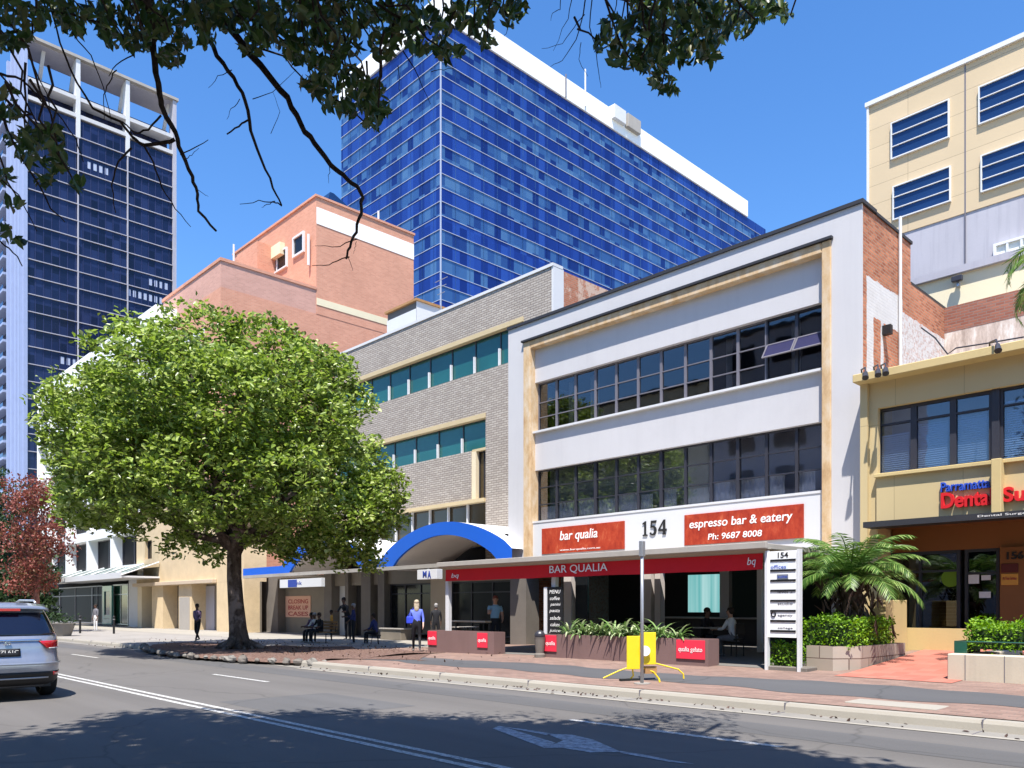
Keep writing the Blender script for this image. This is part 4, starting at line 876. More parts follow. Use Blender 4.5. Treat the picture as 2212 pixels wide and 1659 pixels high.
# small stair turret and mast on its roof
x, y = Xat(535, y2-1.5), y2-1.5; MB().box(Xat(512, y), Xat(556, y), y, y+3, z1-1, Zat(535, 535, y)).build('stair_turret', 'brick_orange', o_)
q = tag(MB().tube([(Xat(505, y1+2), y1+2, z1-.5), (Xat(505, y1+2), y1+2, Zat(505, 528, y1+2))], .07, 6).build('rooftop_mast', 'white_clean'), 'thin white mast on the lower orange brick roof', 'mast')
q = root('roof_unit', 'dark blue tilted unit on the top edge of the orange brick block', 'roof unit', (BX-1, y2+3, z2)); MB().prism([(y2+1.2, z2+.15), (y2+1.5, z2+1.1), (y2+1.8, z2+1.1), (y2+3.6, z2+.3), (y2+3.6, z2+.15)], BX-2.5, BX-.6, 'x').build('panel', 'glass_navy', q)
tag(MB().tube([(BX-.4, Yx(824, BX), z2), (BX-.4, Yx(824, BX), Zx(824, 452, BX))], .08, 6).build('vent_pipe', 'white_clean'), 'short white vent pipe on the orange brick block by the blue tower', 'pipe')

# ---------------- beige stone building ----------------
bx0, bx1 = Xat(295, 21), Xat(527, 21)
e = root('stone_building', 'low beige stone building with tall recessed entries behind the tree', 'building', (bx0, 21, 0))
zl = Zat(400, 1262, 21)
EZ = 8.6
wz0, wz1 = Zat(318, 1208, 21), Zat(318, 1168, 21); wxa, wxb = Xat(313, 21), Xat(328, 21)
a = MB(); a.box(bx0, wxa, 21, 22.4, zl, EZ); a.box(wxb, bx1, 21, 22.4, zl, EZ); a.box(wxa, wxb, 21, 22.4, zl, wz0); a.box(wxa, wxb, 21, 22.4, wz1, EZ)
a.build('upper_wall', 'beige_stone', e)
window(e, wxa, wxb, wz0, wz1, 21.25, 'frame_dark', 'glass_dark', 1, (1,), .08)
for p0, p1 in ((297, 306), (328, 352), (386, 414), (468, 527)): MB().box(Xat(p0, 21), Xat(p1, 21), 21.003, 21.98, .1, zl).build('pier', 'beige_light' if p0 < 300 else 'beige_stone', e)
MB().box(bx0, bx1, 21.98, 22.1, .1, zl-.02).build('back_wall', 'beige_tile_and_shade', e)  # recess shade is put into this wall by a darker colour
MB().box(bx0, Xat(468, 21), 20.7, 21.0, zl-.02, zl+.22).build('ledge', 'canopy_beige', e, .02); MB().box(bx0+.1, bx1-.1, 22.2, 23.2, EZ-.6, EZ-.5).build('roof', 'concrete', e)
MB().box(Xat(418, 21.9), Xat(462, 21.9), 21.93, 21.975, .15, 3.0).build('door', 'grey_render', e)
MB().box(Xat(388, 21), Xat(410, 21), 20.97, 21.003, Zat(400, 1365, 21), Zat(400, 1290, 21)).build('notice_board', 'canopy_grey', e)

# ---------------- white finned building ----------------
fx0, fx1 = Xat(80, 21), Xat(294, 21)
f_ = root('finned_building', 'long white office building with deep square window bays at the far left', 'building', (fx0, 21, 0))
fr = Xat(352, 21.5); st = 3.33; cols = [Xat(p, 21) for p in (143, 197, 240)]; cw = cols[1]-cols[0]
cx = [cols[0]+(cols[2]-cols[0])/2*k_ for k_ in range(-2, 6)]
cx = [c for c in cx if fx0-.3 < c < fr]
zs0 = 4.6; nfl = 5
for fl in range(nfl+1):
    z = zs0+fl*st; MB().box(fx0, fr if fl > 1 else fx1, 21, 22.0, z-.75, z).build('floor_band', 'white_bright', f_)
MB().box(fx0, fr, 21.0, 23.0, zs0+nfl*st+0.0, 22.9).build('parapet', 'white_bright', f_)
for c in [fx0]+cx: MB().box(c-.22 if c > fx0 else c, c+.22, 21.003, 21.9, zs0, zs0+nfl*st-.1).build('column', 'white_bright', f_)
for fl in range(nfl):
    z = zs0+fl*st; ee = [fx0]+cx+[fr]
    for i in range(len(ee)-1):
        x0, x1 = ee[i]+.22, ee[i+1]-.22
        if x1-x0 < 1 or (fl < 2 and x0 > fx1): continue
        window(f_, x0, min(x1, fx1 if fl < 2 else fr), z, z+st-.75, 21.80, 'frame_mid', 'dark_pane', 2, (1,), .08)
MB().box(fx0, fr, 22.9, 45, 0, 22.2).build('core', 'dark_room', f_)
MB().box(fx0+.1, fx1, 21.2, 22.9, .0, 3.85).build('ground_wall', 'dark_room', f_) if 0 else None
# shops on its ground floor
s2 = root('shopfront', 'dark glazed shops with a turquoise door under the white awning at far left', 'shopfront', (-75, 22, 0))
yb = 22.3
for p0, p1, m_ in ((105, 130, 'dark_pane'), (130, 200, 'dark_pane'), (200, 222, 'dark_pane'), (245, 278, 'glass_green')): window(s2, Xat(p0, yb), Xat(p1, yb), .2, 3.5, yb, 'frame_mid' if p0 < 245 else 'alu', m_, 2, (3, 1), .1, .1)
w = window(s2, Xat(223, yb-.3), Xat(243, yb-.3), .2, 3.4, yb-.3, 'glass_turq', 'glass_navy', 1, (1, 4), .45, .15); w.name = 'door'; w['label'] = 'turquoise framed door'
MB().box(Xat(278, yb-1), Xat(297, yb-1), yb-1, yb+.3, .1, 3.9).build('end_wall', 'white_clean', s2)
q = root('shop_awning', 'white and green glass awning over the far left shops', 'awning', (-75, 18.5, 3.5))
z0_ = Zat(200, 1252, 18.5); xa, xb = Xat(107, 18.5), Xat(263, 18.5)
MB().box(xa, xb, 18.5, 21.0, z0_, z0_+.12).build('awning_roof', 'frame_white', q); 
m_ = MB(); v0 = z0_+.12; m_.add([(xa, 18.5, v0), (xb, 18.5, v0), (xb, 20.9, v0+.95), (xa, 20.9, v0+.95)], [(0, 1, 2, 3)]); pn = m_.build('glass_roof', 'glass_green', q)
for i in range(7): x = xa+(xb-xa)*i/6; MB().tube([(x, 18.45, v0+.04), (x, 20.95, v0+1.0)], .05, 5).build('rafter', 'frame_white', q)
MB().box(xa, xb, 18.42, 18.5, z0_-.05, z0_+.35).build('fascia', 'white_clean', q)
MB().box(Xat(262, 20.6), Xat(297, 20.6), 20.6, 21, z0_+.3, z0_+1.1).build('end_box', 'white_bright', q)

# ---------------- blue glass tower ----------------
tX, tY, tT = -78.3, 62.9, 75.0
bt = root('glass_tower', 'tall blue glass tower with a broad white roof parapet behind the low buildings', 'tower', (tX, tY, 0))
tL = -101.3; tB = 143.5; st = 3.5
MB().box(tL+.05, tX-.05, tY+.05, tB-.05, 0, 26.2).build('podium', 'tower_spandrel', bt)
for k_ in range(14):
    a1 = tT-st*k_; a0 = a1-1.72; c0 = a1-st
    sb = MB().box(tL, tX, tY, tB, a0, a1-.002).build('spandrel', 'tower_spandrel', bt)
    vb = MB().box(tL+.03, tX-.03, tY+.03, tB-.03, c0+.002, a0-.002).build('window_band', 'tower_vision', bt)
    for z, pp in ((a0, vb), (c0, sb)): MB().box(tL-.03, tX+.06, tY-.06, tB, z-.035, z+.035).build('transom', 'alu_matt', pp)
MB().box(tX-.06, tX+.09, tY-.09, tY+.06, 26, tT).build('corner_mullion', 'alu_matt', bt)
# real vertical mullions on both faces, by bay
mm = MB()
for y in np.arange(tY+2.4, tB, 2.4): mm.box(tX-.01, tX+.035, y-.02, y+.02, 26, tT-.01)
for x in np.arange(tL+2.4, tX, 2.4): mm.box(x-.02, x+.02, tY-.035, tY+.01, 26, tT-.01)
mm.build('mullion_grid', 'tower_vision', bt)
MB().box(tL-.2, tX+.25, tY-.25, 136.5, tT, tT+3.0).build('parapet', 'white_bright', bt, .05)
pb = [Yx(1322, tX), Yx(1372, tX)]
for i, (pa, pz) in enumerate(((1318, 1343), (1347, 1375))):
    ya, yb_ = Yx(pa, tX), Yx(pz, tX); tag(MB().box(tX-1.2, tX+.9, ya, yb_, tT+1.4, tT+3.5).build('roof_cabinet', 'canopy_grey' if i else 'white_clean', bevel=.05), ('left white plant cabinet on the edge of the white tower parapet', 'right grey plant cabinet on the edge of the white tower parapet')[i], 'cabinet')
yp = Yx(1260, tX); tag(MB().tube([(tX+.4, yp, tT+.5), (tX+.4, yp, tT+6)], .12, 6).build('roof_mast', 'white_clean'), 'white pole standing at the white tower parapet', 'mast')
yp = Yx(1218, tX); tag(MB().tube([(tX+.4, yp, tT), (tX+.4, yp, tT+3.3)], .10, 6).build('rain_pipe', 'frame_mid'), 'grey pipe down the face of the white tower parapet', 'pipe')

# ---------------- dark tower ----------------
dX, dY0, dT = -162.0, Yx(50, -162.0), 103.0; dY1 = Yx(378, dX)
dt = root('dark_tower', 'dark glass residential tower with a white open rooftop frame at upper left', 'tower', (dX, dY0, 0))
zt = 91.3; k_ = 0; z = zt
while z > 14:
    sb = MB().box(-186, dX, dY0+.6, dY1-.4, z-3.1, z-.002).build('window_band', 'dark_tower_glass', dt)
    MB().box(-186.05, dX+.25, dY0+.5, dY1-.3, z-3.17, z-3.03).build('slab_edge', 'grey_render', sb)
    # rows of pale curtains
    if k_ in (2, 8, 9, 14, 17, 18):
        ya = random.uniform(dY0+2, dY1-9)
        if k_ == 8: ya = dY1-5
        if k_ == 9: ya = dY1-9
        if k_ == 18: ya = dY0+1
        for j in range({2: 4, 8: 4, 9: 8, 14: 4, 17: 5, 18: 9}[k_]):
            MB().box(dX, dX+.03, ya+j, ya+j+.55, z-2.0, z-.7).build('curtain', 'alu_matt', sb)
    z -= 3.1; k_ += 1
mq = MB()
for y in np.arange(dY0+1.9, dY1-.5, 1.3): mq.box(dX-.02, dX+.06, y-.05, y+.05, z, zt)
mq.build('mullion_grid', 'dark_tower_mullion', dt)
MB().box(-186, dX-.1, dY0+.7, dY1-.5, 0, z).build('podium', 'dark_tower_glass', dt)
for px in (168, 275, 376): y = Yx(px, dX); MB().box(dX-1.6, dX+.35, y-.35, y+.35, 14 if px == 376 else 88, dT-.6).build('column', 'white_clean' if px != 376 else 'grey_render', dt)
for px in (168, 275): y = Yx(px, dX); MB().box(dX-.1, dX+.3, y-.1, y+.1, 14, 88).build('mullion', 'grey_render', dt)
for z in (95.2, 92.0): MB().box(dX-2.5, dX+.3, dY0, dY1+.2, z-.35, z+.35).build('beam', 'concrete_pale', dt)
MB().box(-186, dX-2.6, dY0+1, dY1-.6, 91.3, 97.4).build('penthouse', 'dark_tower_glass', dt)
a = MB(); a.box(dX-6, dX+.6, dY0-.5, dY1+.5, dT-.5, dT); a.build('roof_frame', 'canopy_grey', dt); MB().box(dX-6.05, dX-.3, dY0-.4, dY1+.4, dT-.62, dT-.5).build('roof_soffit', 'grey_render', dt)
for px in (100, 168, 275, 372): 
    y = Yx(px, dX); m_ = MB(); m_.add([(dX-5.4, y-.3, 97.4), (dX-5.4, y+.3, 97.4), (dX-2.2, y+.3, dT-.6), (dX-2.2, y-.3, dT-.6), (dX-4.9, y-.3, 97.4), (dX-4.9, y+.3, 97.4), (dX-1.6, y+.3, dT-.6), (dX-1.6, y-.3, dT-.6)], [(0, 1, 2, 3), (4, 7, 6, 5), (0, 3, 7, 4), (1, 5, 6, 2)]); m_.build('raking_strut', 'concrete_pale', dt)
# the street-facing end: white fins and stacked balconies
x1_, x2_ = Xat(22, dY0), dX
a = MB(); a.box(x1_, x2_+.4, dY0-.05, dY0+.6, 0, dT-1); a.build('end_wall', 'fin_blue', dt)
for px in (24, 33, 42, 49): x = Xat(px, dY0); MB().box(x-.35, x+.35, dY0-.7, dY0, 0, dT-1).build('fin', 'fin_blue', dt)
z = 94
while z > 12:
    MB().box(-186, x1_, dY0-1.2, dY0+.5, z, z+.45).build('balcony', 'fin_blue', dt); MB().box(-186, x1_-.05, dY0-1.18, dY0-1.12, z+.45, z+1.2).build('balustrade', 'glass_navy', dt); z -= 3.1
MB().box(-186, x1_, dY0+.45, dY0+.6, 0, 97).build('balcony_glazing', 'dark_tower_glass', dt)

# ---------------- unseen blocks added across the street to cut sky light and tint pane reflections ----------------
for i, (x0, x1, h_, m_, lab) in enumerate(((-75, -38, 21, 'cream_render', 'added unseen cream building across the street, farthest along the road'), (-37.5, -24, 24, 'grey_render', 'added unseen tall grey rendered building across the street'), (-23.8, -12, 9, 'grey_render', 'added unseen low grey rendered building across the street'), (-11.5, 26, 23, 'cream_render', 'added unseen cream building across the street, nearest behind the camera'))):
    r = root('added_opposite_building', lab, 'building', (x0, -17, 0)); MB().box(x0, x1, -29, -17, 0, h_).build('wall', m_, r); MB().box(x0-.1, x1+.1, -29.1, -16.8, h_, h_+.3).build('coping', 'coping_dark', r)
    for z in np.arange(4.2, h_-2, 3.4):
        for x in np.arange(x0+1.5, x1-2.5, 4.2): window(r, x, x+2.4, z, z+1.9, -16.98, 'frame_dark', 'glass_dark', 2, (1,), .08, .12)
# ---------------- street tree ----------------
TP = G(515, 1403); TP.z = 0.17
T = root('street_tree', 'big round bright-green street tree in the footpath bed', 'tree', tuple(TP))
TD = -sa*TP.x+ca*TP.y; PXM = TD/FOC
rv = Vector((ca, sa, 0)); dv = Vector((-sa, ca, 0))
def tp(px, py, dep=0.0): return TP+rv*((px-515)*PXM)+dv*dep+Vector((0, 0, (1403-py)*PXM))
lob = []
for px, py, rr, dep in ((430, 745, 95, 0), (560, 765, 95, .5), (330, 810, 95, .5), (660, 830, 95, 0), (245, 850, 70, .8), (180, 930, 70, 1.0), (125, 880, 36, .8), (200, 1010, 88, 0), (200, 1085, 62, -.6),
                        (300, 950, 110, -2.6), (430, 880, 120, -3.6), (560, 930, 120, -3.4), (680, 940, 105, -1.8), (760, 1010, 80, 0), (800, 1075, 72, -.3), (840, 1055, 42, 0), (400, 1050, 110, -3.6), (540, 1060, 110, -3.8), (660, 1070, 95, -3.0),
                        (290, 1080, 85, -2.0), (770, 1130, 66, -.8), (720, 800, 44, .5), (755, 870, 46, .4),
                        (430, 830, 120, 2.6), (560, 850, 120, 2.8), (330, 960, 120, 3.2), (480, 990, 130, 4.0), (660, 980, 115, 3.0), (200, 960, 80, 2), (400, 1100, 90, 2.8), (580, 1090, 95, 2.8),
                        (320, 1125, 45, -1), (450, 1130, 50, -1.4), (600, 1150, 48, -1.2), (700, 1160, 42, .4), (560, 1150, 40, 1), (390, 1180, 26, -.3), (450, 1195, 24, 0.3), (790, 1205, 20, 0), (620, 1190, 22, .5), (760, 1175, 46, 0), (825, 1120, 46, .3), (800, 1215, 24, .4), (700, 1185, 40, -.4), (640, 1180, 34, .5), (740, 1205, 24, .2)):
    r = rr*PXM; lob.append((tp(px, py, dep), (r*1.02, r*1.02, r*.9)))
pts = lobes_pts(lob, 92, 0.15, .80)
leaf_mesh('crown', pts, 0.20, 0.55, 'leaf_main', T, flatness=.45, droop=.1)
# trunk with root flare and limbs
a = MB()
path = [tp(520, 1415), tp(517, 1390), tp(514, 1360), tp(510, 1310), tp(506, 1250), tp(506, 1200), tp(512, 1160)]
a.tube(path, [.44, .36, .30, .265, .245, .24, .27], 16, False)
for i in range(9):
    q = 2*math.pi*i/9+.3; dd = Vector((math.cos(q), math.sin(q), 0)); L_ = random.uniform(.65, 1.0)
    a.tube([TP+dd*.16+Vector((0, 0, .5)), TP+dd*.30+Vector((0, 0, .22)), TP+dd*L_*.72+Vector((0, 0, .08)), TP+dd*L_+Vector((0, 0, -.05))], [.12, .14, .10, .03], 8)
a.build('trunk', 'bark', T, smooth=True)
limbs = MB(); fork = tp(511, 1185)
def limb(mb, a_, b_, r0, r1, wob=.35, n=7, kids=0):
    P = []; a_ = Vector(a_); b_ = Vector(b_)
    for i in range(n+1):
        t = i/n; p = a_.lerp(b_, t)+Vector([random.uniform(-wob, wob)*math.sin(math.pi*t) for _ in range(3)])*.5; p.z += .25*wob*math.sin(math.pi*t); P.append(p)
    mb.tube(P, [r0+(r1-r0)*i/n for i in range(n+1)], 7, False)
    for k_ in range(kids):
        i = random.randint(2, n-1); e_ = P[i]+(b_-a_).length*.45*Vector((random.uniform(-1, 1), random.uniform(-1, 1), random.uniform(-.1, .9))).normalized()
        limb(mb, P[i], e_, r0*.4, .012, wob*.8, 5, 0)
for px, py, dep in ((260, 980, 0), (350, 860, 1), (430, 800, -1), (540, 800, 1), (640, 880, 0), (730, 1000, -.5), (330, 1060, -2.6), (470, 980, -3), (600, 1000, -2.8), (450, 950, 3), (620, 960, 3), (330, 980, 3), (780, 1110, 0), (200, 1060, 0), (570, 1090, 2), (420, 1100, -1.5)):
    limb(limbs, fork+Vector((random.uniform(-.1, .1), random.uniform(-.1, .1), random.uniform(-.3, .3))), tp(px, py, dep), .15, .03, .6, 8, 4)
limbs.build('limb', 'bark', T, smooth=True)

# ---------------- other trees ----------------
def simple_tree(name, label, px, py_top, Y, rr, trunk_r, leafmat, bark, n=14, lean=0, per=16, size=.3, base=None, group=None, low=.35):
    x = Xat(px, Y); z = zg(x, Y); top = Zat(px, py_top, Y); t_ = root(name, label, 'tree', (x, Y, z), group)
    H = top-z; L_ = []
    for i in range(n):
        q = random.uniform(0, 6.28); v = random.random(); rad = rr*math.sqrt(random.random())*.75
        zz_ = z+H*(low+(1-low)*v)-rr*.3*v; sc = 1-.45*abs(v-.45)
        L_.append(((x+rad*math.cos(q)*sc, Y+rad*math.sin(q)*sc, zz_), rr*random.uniform(.34, .5)))
    leaf_mesh('crown', lobes_pts(L_, per, .22, .6), size, .55, leafmat, t_)
    m_ = MB(); fk = Vector((x+lean*.4, Y, z+H*low)); limb(m_, (x, Y, z-.05), fk, trunk_r, trunk_r*.7, .12, 6)
    for c_, r_ in L_: limb(m_, fk, c_, trunk_r*.45, .03, .5, 6, 1)
    m_.build('trunk', bark, t_, smooth=True); return t_
simple_tree('red_leaf_tree', 'reddish-leaved tree with a thin forked trunk at the left edge behind the car', 78, 1032, 12.6, 2.1, .20, 'leaf_red', 'bark_red', 24, .3, 20, .20, low=.33)
simple_tree('roadside_tree', 'dark green tree at the left edge behind the reddish tree', -10, 1010, 14.5, 3.2, .25, 'leaf_dark', 'bark_dark', 18, 0, 12, .3, low=.22)
for i, (px, top, Y) in enumerate(((-60, 1040, 11.0), (30, 1120, 15.0), (55, 1195, 13.2), (85, 1215, 17.0))):
    simple_tree('distant_tree', ('dark tree past the left edge, nearest the road', 'dark green tree far down the street behind the car roof', 'far street tree beyond the red-leaved tree by the kerb', 'far low tree in front of the finned white building')[i], px, top, Y, 2.4 if i < 2 else 2.0, .18, 'leaf_dark', 'bark_dark', 12, 0, 9, .35, low=.15)

# overhanging tree: trunk behind the camera, boughs over the road
O = root('overhanging_tree', 'dark overhanging tree whose leafy boughs and bare twigs fill the top of the view', 'tree', (1.2, -3.6, .15))
P_ = []
def disc(px, py, r, n, D=None):
    """a spray of leaves at true distance D from the eye"""
    for _ in range(n):
        dd = D or random.uniform(6.6, 8.6); q = random.uniform(0, 6.28); u = math.sqrt(random.random())*r
        P_.append(np.array(PD(px+u*math.cos(q), py+u*math.sin(q)*.8, dd+random.uniform(-.2, .2))))
for px, py, r, n in ((15, 20, 48, 70), (70, 35, 38, 50), (30, 85, 24, 26), (5, 95, 22, 20), (110, 15, 30, 30), (150, 35, 34, 50), (160, 60, 22, 24), (60, 78, 14, 10), (215, 20, 34, 50), (225, 60, 28, 36), (255, 85, 26, 32), (300, 90, 32, 46), (330, 60, 40, 60), (290, 30, 40, 60), (370, 120, 28, 36), (395, 90, 20, 20),
                     (370, 35, 50, 90), (440, 30, 46, 90), (450, 90, 20, 18), (500, 30, 50, 100), (560, 40, 55, 120), (545, 95, 30, 46), (600, 70, 40, 70), (620, 20, 50, 100), (650, 110, 36, 60), (690, 60, 46, 90), (700, 150, 34, 56), (690, 195, 24, 30), (660, 180, 16, 14), (740, 90, 46, 80), (745, 170, 40, 70), (760, 225, 34, 56), (800, 200, 34, 60), (815, 240, 24, 36), (800, 268, 16, 18), (720, 230, 22, 22),
                     (690, 15, 50, 90), (760, 25, 50, 90), (830, 40, 46, 80), (830, 100, 34, 44), (880, 70, 34, 40), (890, 20, 44, 70), (945, 55, 30, 36), (910, 105, 22, 20), (950, 95, 20, 16), (960, 115, 20, 20), (985, 110, 16, 14), (1000, 30, 40, 50), (1040, 60, 28, 28), (1050, 90, 18, 14), (1060, 15, 26, 26), (1110, 20, 28, 36), (1105, 45, 16, 10),
                     (1340, 20, 46, 0), (1330, 60, 34, 46), (1310, 95, 26, 26), (1350, 120, 36, 56), (1390, 60, 46, 80), (1400, 130, 36, 56), (1430, 175, 26, 36), (1450, 195, 14, 14), (1450, 110, 44, 74), (1440, 40, 46, 80), (1500, 60, 46, 80), (1490, 110, 34, 44), (1530, 120, 26, 30), (1540, 70, 36, 50), (1550, 25, 44, 70), (1600, 55, 34, 46), (1620, 20, 40, 56), (1670, 15, 34, 46), (1690, 30, 20, 18), (1500, 15, 46, 80), (1400, 10, 40, 60),
                     (75, 290, 30, 40), (110, 300, 34, 50), (60, 330, 28, 34), (120, 350, 28, 34), (95, 390, 18, 16), (170, 395, 14, 12), (20, 240, 26, 24), (25, 300, 16, 12), (15, 200, 20, 12), (12, 380, 22, 18), (30, 440, 18, 10), (8, 500, 22, 12), (40, 520, 14, 6)):
    disc(px, py, r, int(n*1.12))
nf = len(P_)
# the canopy above and behind the eye, which shades the road
edge = [(-400, 1640), (0, 1588), (100, 1580), (200, 1560), (300, 1536), (420, 1530), (520, 1542), (600, 1540), (700, 1534), (1000, 1554), (1060, 1572), (1150, 1562), (1300, 1566), (1400, 1580), (1550, 1606), (1700, 1632), (1860, 1662), (2600, 1800)]
ex, ey = [e_[0] for e_ in edge], [e_[1] for e_ in edge]
cl = 0; off = []
while cl < 7000:
    sx = random.uniform(-17, 7); yy_ = random.uniform(-4, 9)
    if random.random() < .22: sx = random.uniform(-9, 1); yy_ = random.uniform(5, 9)
    pr = proj((sx, yy_, 0.0))
    if pr and pr[2] > 1 and pr[1] < np.interp(pr[0], ex, ey)+2+random.uniform(0, 16): continue
    z = random.uniform(8.4, 12.5); c_ = np.array((sx+SUN.x/SUN.z*z, yy_+SUN.y/SUN.z*z, z))
    pr = proj(c_)
    if pr and -60 < pr[0] < 2272 and pr[1] > -50: continue
    cl += 1; m_ = random.randint(16, 30); off.append(c_+rng.normal(size=(m_, 3))*np.array([.30, .30, .2]))
off = np.concatenate(off)
cen = np.concatenate([np.array(P_), off]); Ls = np.concatenate([np.full(nf, .125), np.full(len(off), .29)])
dr_ = rng.normal(size=(len(cen), 3)); dr_[:, 2] -= .9
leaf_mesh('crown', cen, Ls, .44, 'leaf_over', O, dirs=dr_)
bo = MB()
bo.tube([(1.2, -3.6, 0), (1.15, -3.55, 2), (1.0, -3.3, 4.5), (.6, -2.9, 6.4)], [.42, .33, .28, .25], 14, False)
hub = Vector((.6, -2.9, 6.4))
def bough(tgt, r0, mid=9.4, r1=.03):
    tgt = Vector(tgt); m1 = hub.lerp(tgt, .45); m1.z = mid; m2 = hub.lerp(tgt, .75); m2.z = max(tgt.z+.5, mid-.4)
    P = [hub, hub.lerp(m1, .5)+Vector((0, 0, .6)), m1, m2, tgt]; bo.tube(P, [r0, r0*.8, r0*.6, r0*.4, r1], 8, False)
def twig(pts, r0, r1, D, D2=None):
    n = len(pts); D2 = D if D2 is None else D2
    P = [PD(px, py, D+(D2-D)*i/(n-1)) for i, (px, py) in enumerate(pts)]
    Q = []
    for i in range(n-1):
        for s_ in range(3): t = s_/3; Q.append(P[i].lerp(P[i+1], t)+Vector([random.uniform(-.008, .008) for _ in range(3)]))
    Q.append(P[-1]); bo.tube(Q, [r0+(r1-r0)*i/(len(Q)-1) for i in range(len(Q))], 6, False); return P[0]
starts = []
W_ = [([(310, -60), (318, 0), (328, 60), (333, 130), (345, 205), (352, 240), (378, 285), (392, 330), (415, 380), (426, 420), (430, 455), (467, 499)], .050, .012),
      ([(400, -60), (440, 60), (470, 122), (505, 168), (530, 215), (542, 280), (565, 345), (590, 405), (608, 443)], .036, .010),
      ([(430, -60), (480, 40), (535, 110), (575, 155), (620, 212), (650, 270), (680, 310), (715, 355), (740, 378), (772, 402), (783, 425), (779, 460), (770, 500), (755, 535), (748, 560)], .050, .012),
      ([(378, 302), (350, 310), (310, 313), (285, 295), (260, 262), (200, 235), (150, 150), (120, 60), (100, -20)], .024, .008),
      ([(310, 313), (330, 350), (350, 405), (378, 450), (412, 490)], .014, .004),
      ([(348, 248), (320, 280), (292, 288), (262, 262)], .014, .008), ([(285, 320), (255, 350), (240, 400), (250, 460)], .014, .005),
      ([(0, 160), (50, 172), (90, 220), (120, 240), (165, 300), (180, 350)], .016, .005), ([(0, 240), (25, 300), (70, 380), (110, 450), (140, 480)], .02, .006), ([(60, 120), (100, 200), (110, 250)], .010, .004), ([(155, 70), (195, 120), (225, 190), (240, 260)], .009, .004),
      ([(0, 520), (30, 545), (48, 575)], .012, .006), ([(-10, 380), (40, 420), (80, 500)], .012, .004), ([(250, 150), (235, 180), (225, 205), (225, 260)], .008, .004), ([(290, 118), (250, 140), (235, 165)], .008, .004),
      ([(535, 260), (515, 272), (490, 290)], .012, .008), ([(388, 335), (420, 320), (450, 302)], .008, .004), ([(608, 443), (590, 436), (560, 434), (518, 441)], .009, .003), ([(596, 436), (575, 442), (565, 448)], .006, .002), ([(545, 215), (590, 200), (640, 150)], .006, .002), ([(500, 150), (470, 165), (450, 190)], .006, .002), ([(520, 215), (500, 235), (490, 258)], .005, .002),
      ([(585, 290), (605, 240), (590, 200)], .004, .002), ([(712, 352), (711, 372), (710, 396)], .006, .002), ([(771, 515), (735, 532), (710, 533), (680, 531)], .007, .002), ([(757, 556), (730, 562), (700, 575), (674, 574)], .008, .003), ([(750, 556), (758, 568), (762, 585)], .004, .002), ([(770, 522), (768, 535), (764, 548)], .004, .002),
      ([(400, 345), (415, 335), (430, 320)], .005, .002), ([(420, 405), (440, 420), (450, 425)], .004, .002),
      ([(1270, -30), (1262, 30), (1245, 85), (1215, 130), (1188, 145)], .010, .002), ([(1262, 30), (1240, 60), (1215, 95), (1170, 105)], .006, .002), ([(1280, -30), (1275, 60), (1290, 120), (1295, 165), (1298, 190)], .008, .002), ([(1215, -20), (1210, 20), (1195, 28), (1190, 45)], .006, .002), ([(1240, -20), (1225, 40), (1195, 110)], .007, .002), ([(1255, 90), (1250, 130), (1270, 165)], .005, .002), ([(1100, 40), (1095, 70), (1088, 80)], .006, .002), ([(1340, -30), (1325, 30), (1310, 60)], .008, .003),
      ([(870, 110), (905, 165), (930, 225)], .009, .003), ([(930, 155), (960, 150), (985, 145)], .005, .002), ([(860, 140), (862, 180), (866, 212)], .006, .002)]
for pts_, r0, r1 in W_: twig(pts_, r0*.74, r1*.8, random.uniform(7.2, 7.8) if r0 > .03 else 7.5)
# branchlets inside the leaf masses
random.seed(12)
for i in range(0, nf, 28):
    c_ = Vector(P_[i]); limb(bo, c_, c_+Vector((random.uniform(-.5, .5), random.uniform(-.6, .1), random.uniform(.25, .7))), .007, .012, .15, 4)
for px, py, D, r0 in ((314, -60, 7.5, .12), (402, -60, 7.5, .1), (432, -60, 7.5, .12), (760, -60, 7.6, .1), (1270, -40, 7.6, .08), (1450, -50, 7.6, .10), (1650, -50, 7.6, .08), (60, -60, 7.6, .09), (-120, 200, 7.6, .09)):
    bough(PD(px, py, D), r0, 9.8, .045)
for k_ in range(16):
    c_ = off[random.randrange(len(off))]; bough(c_, .09, 9.5, .02)
bo.build('bough', 'bark_dark', O, smooth=True)

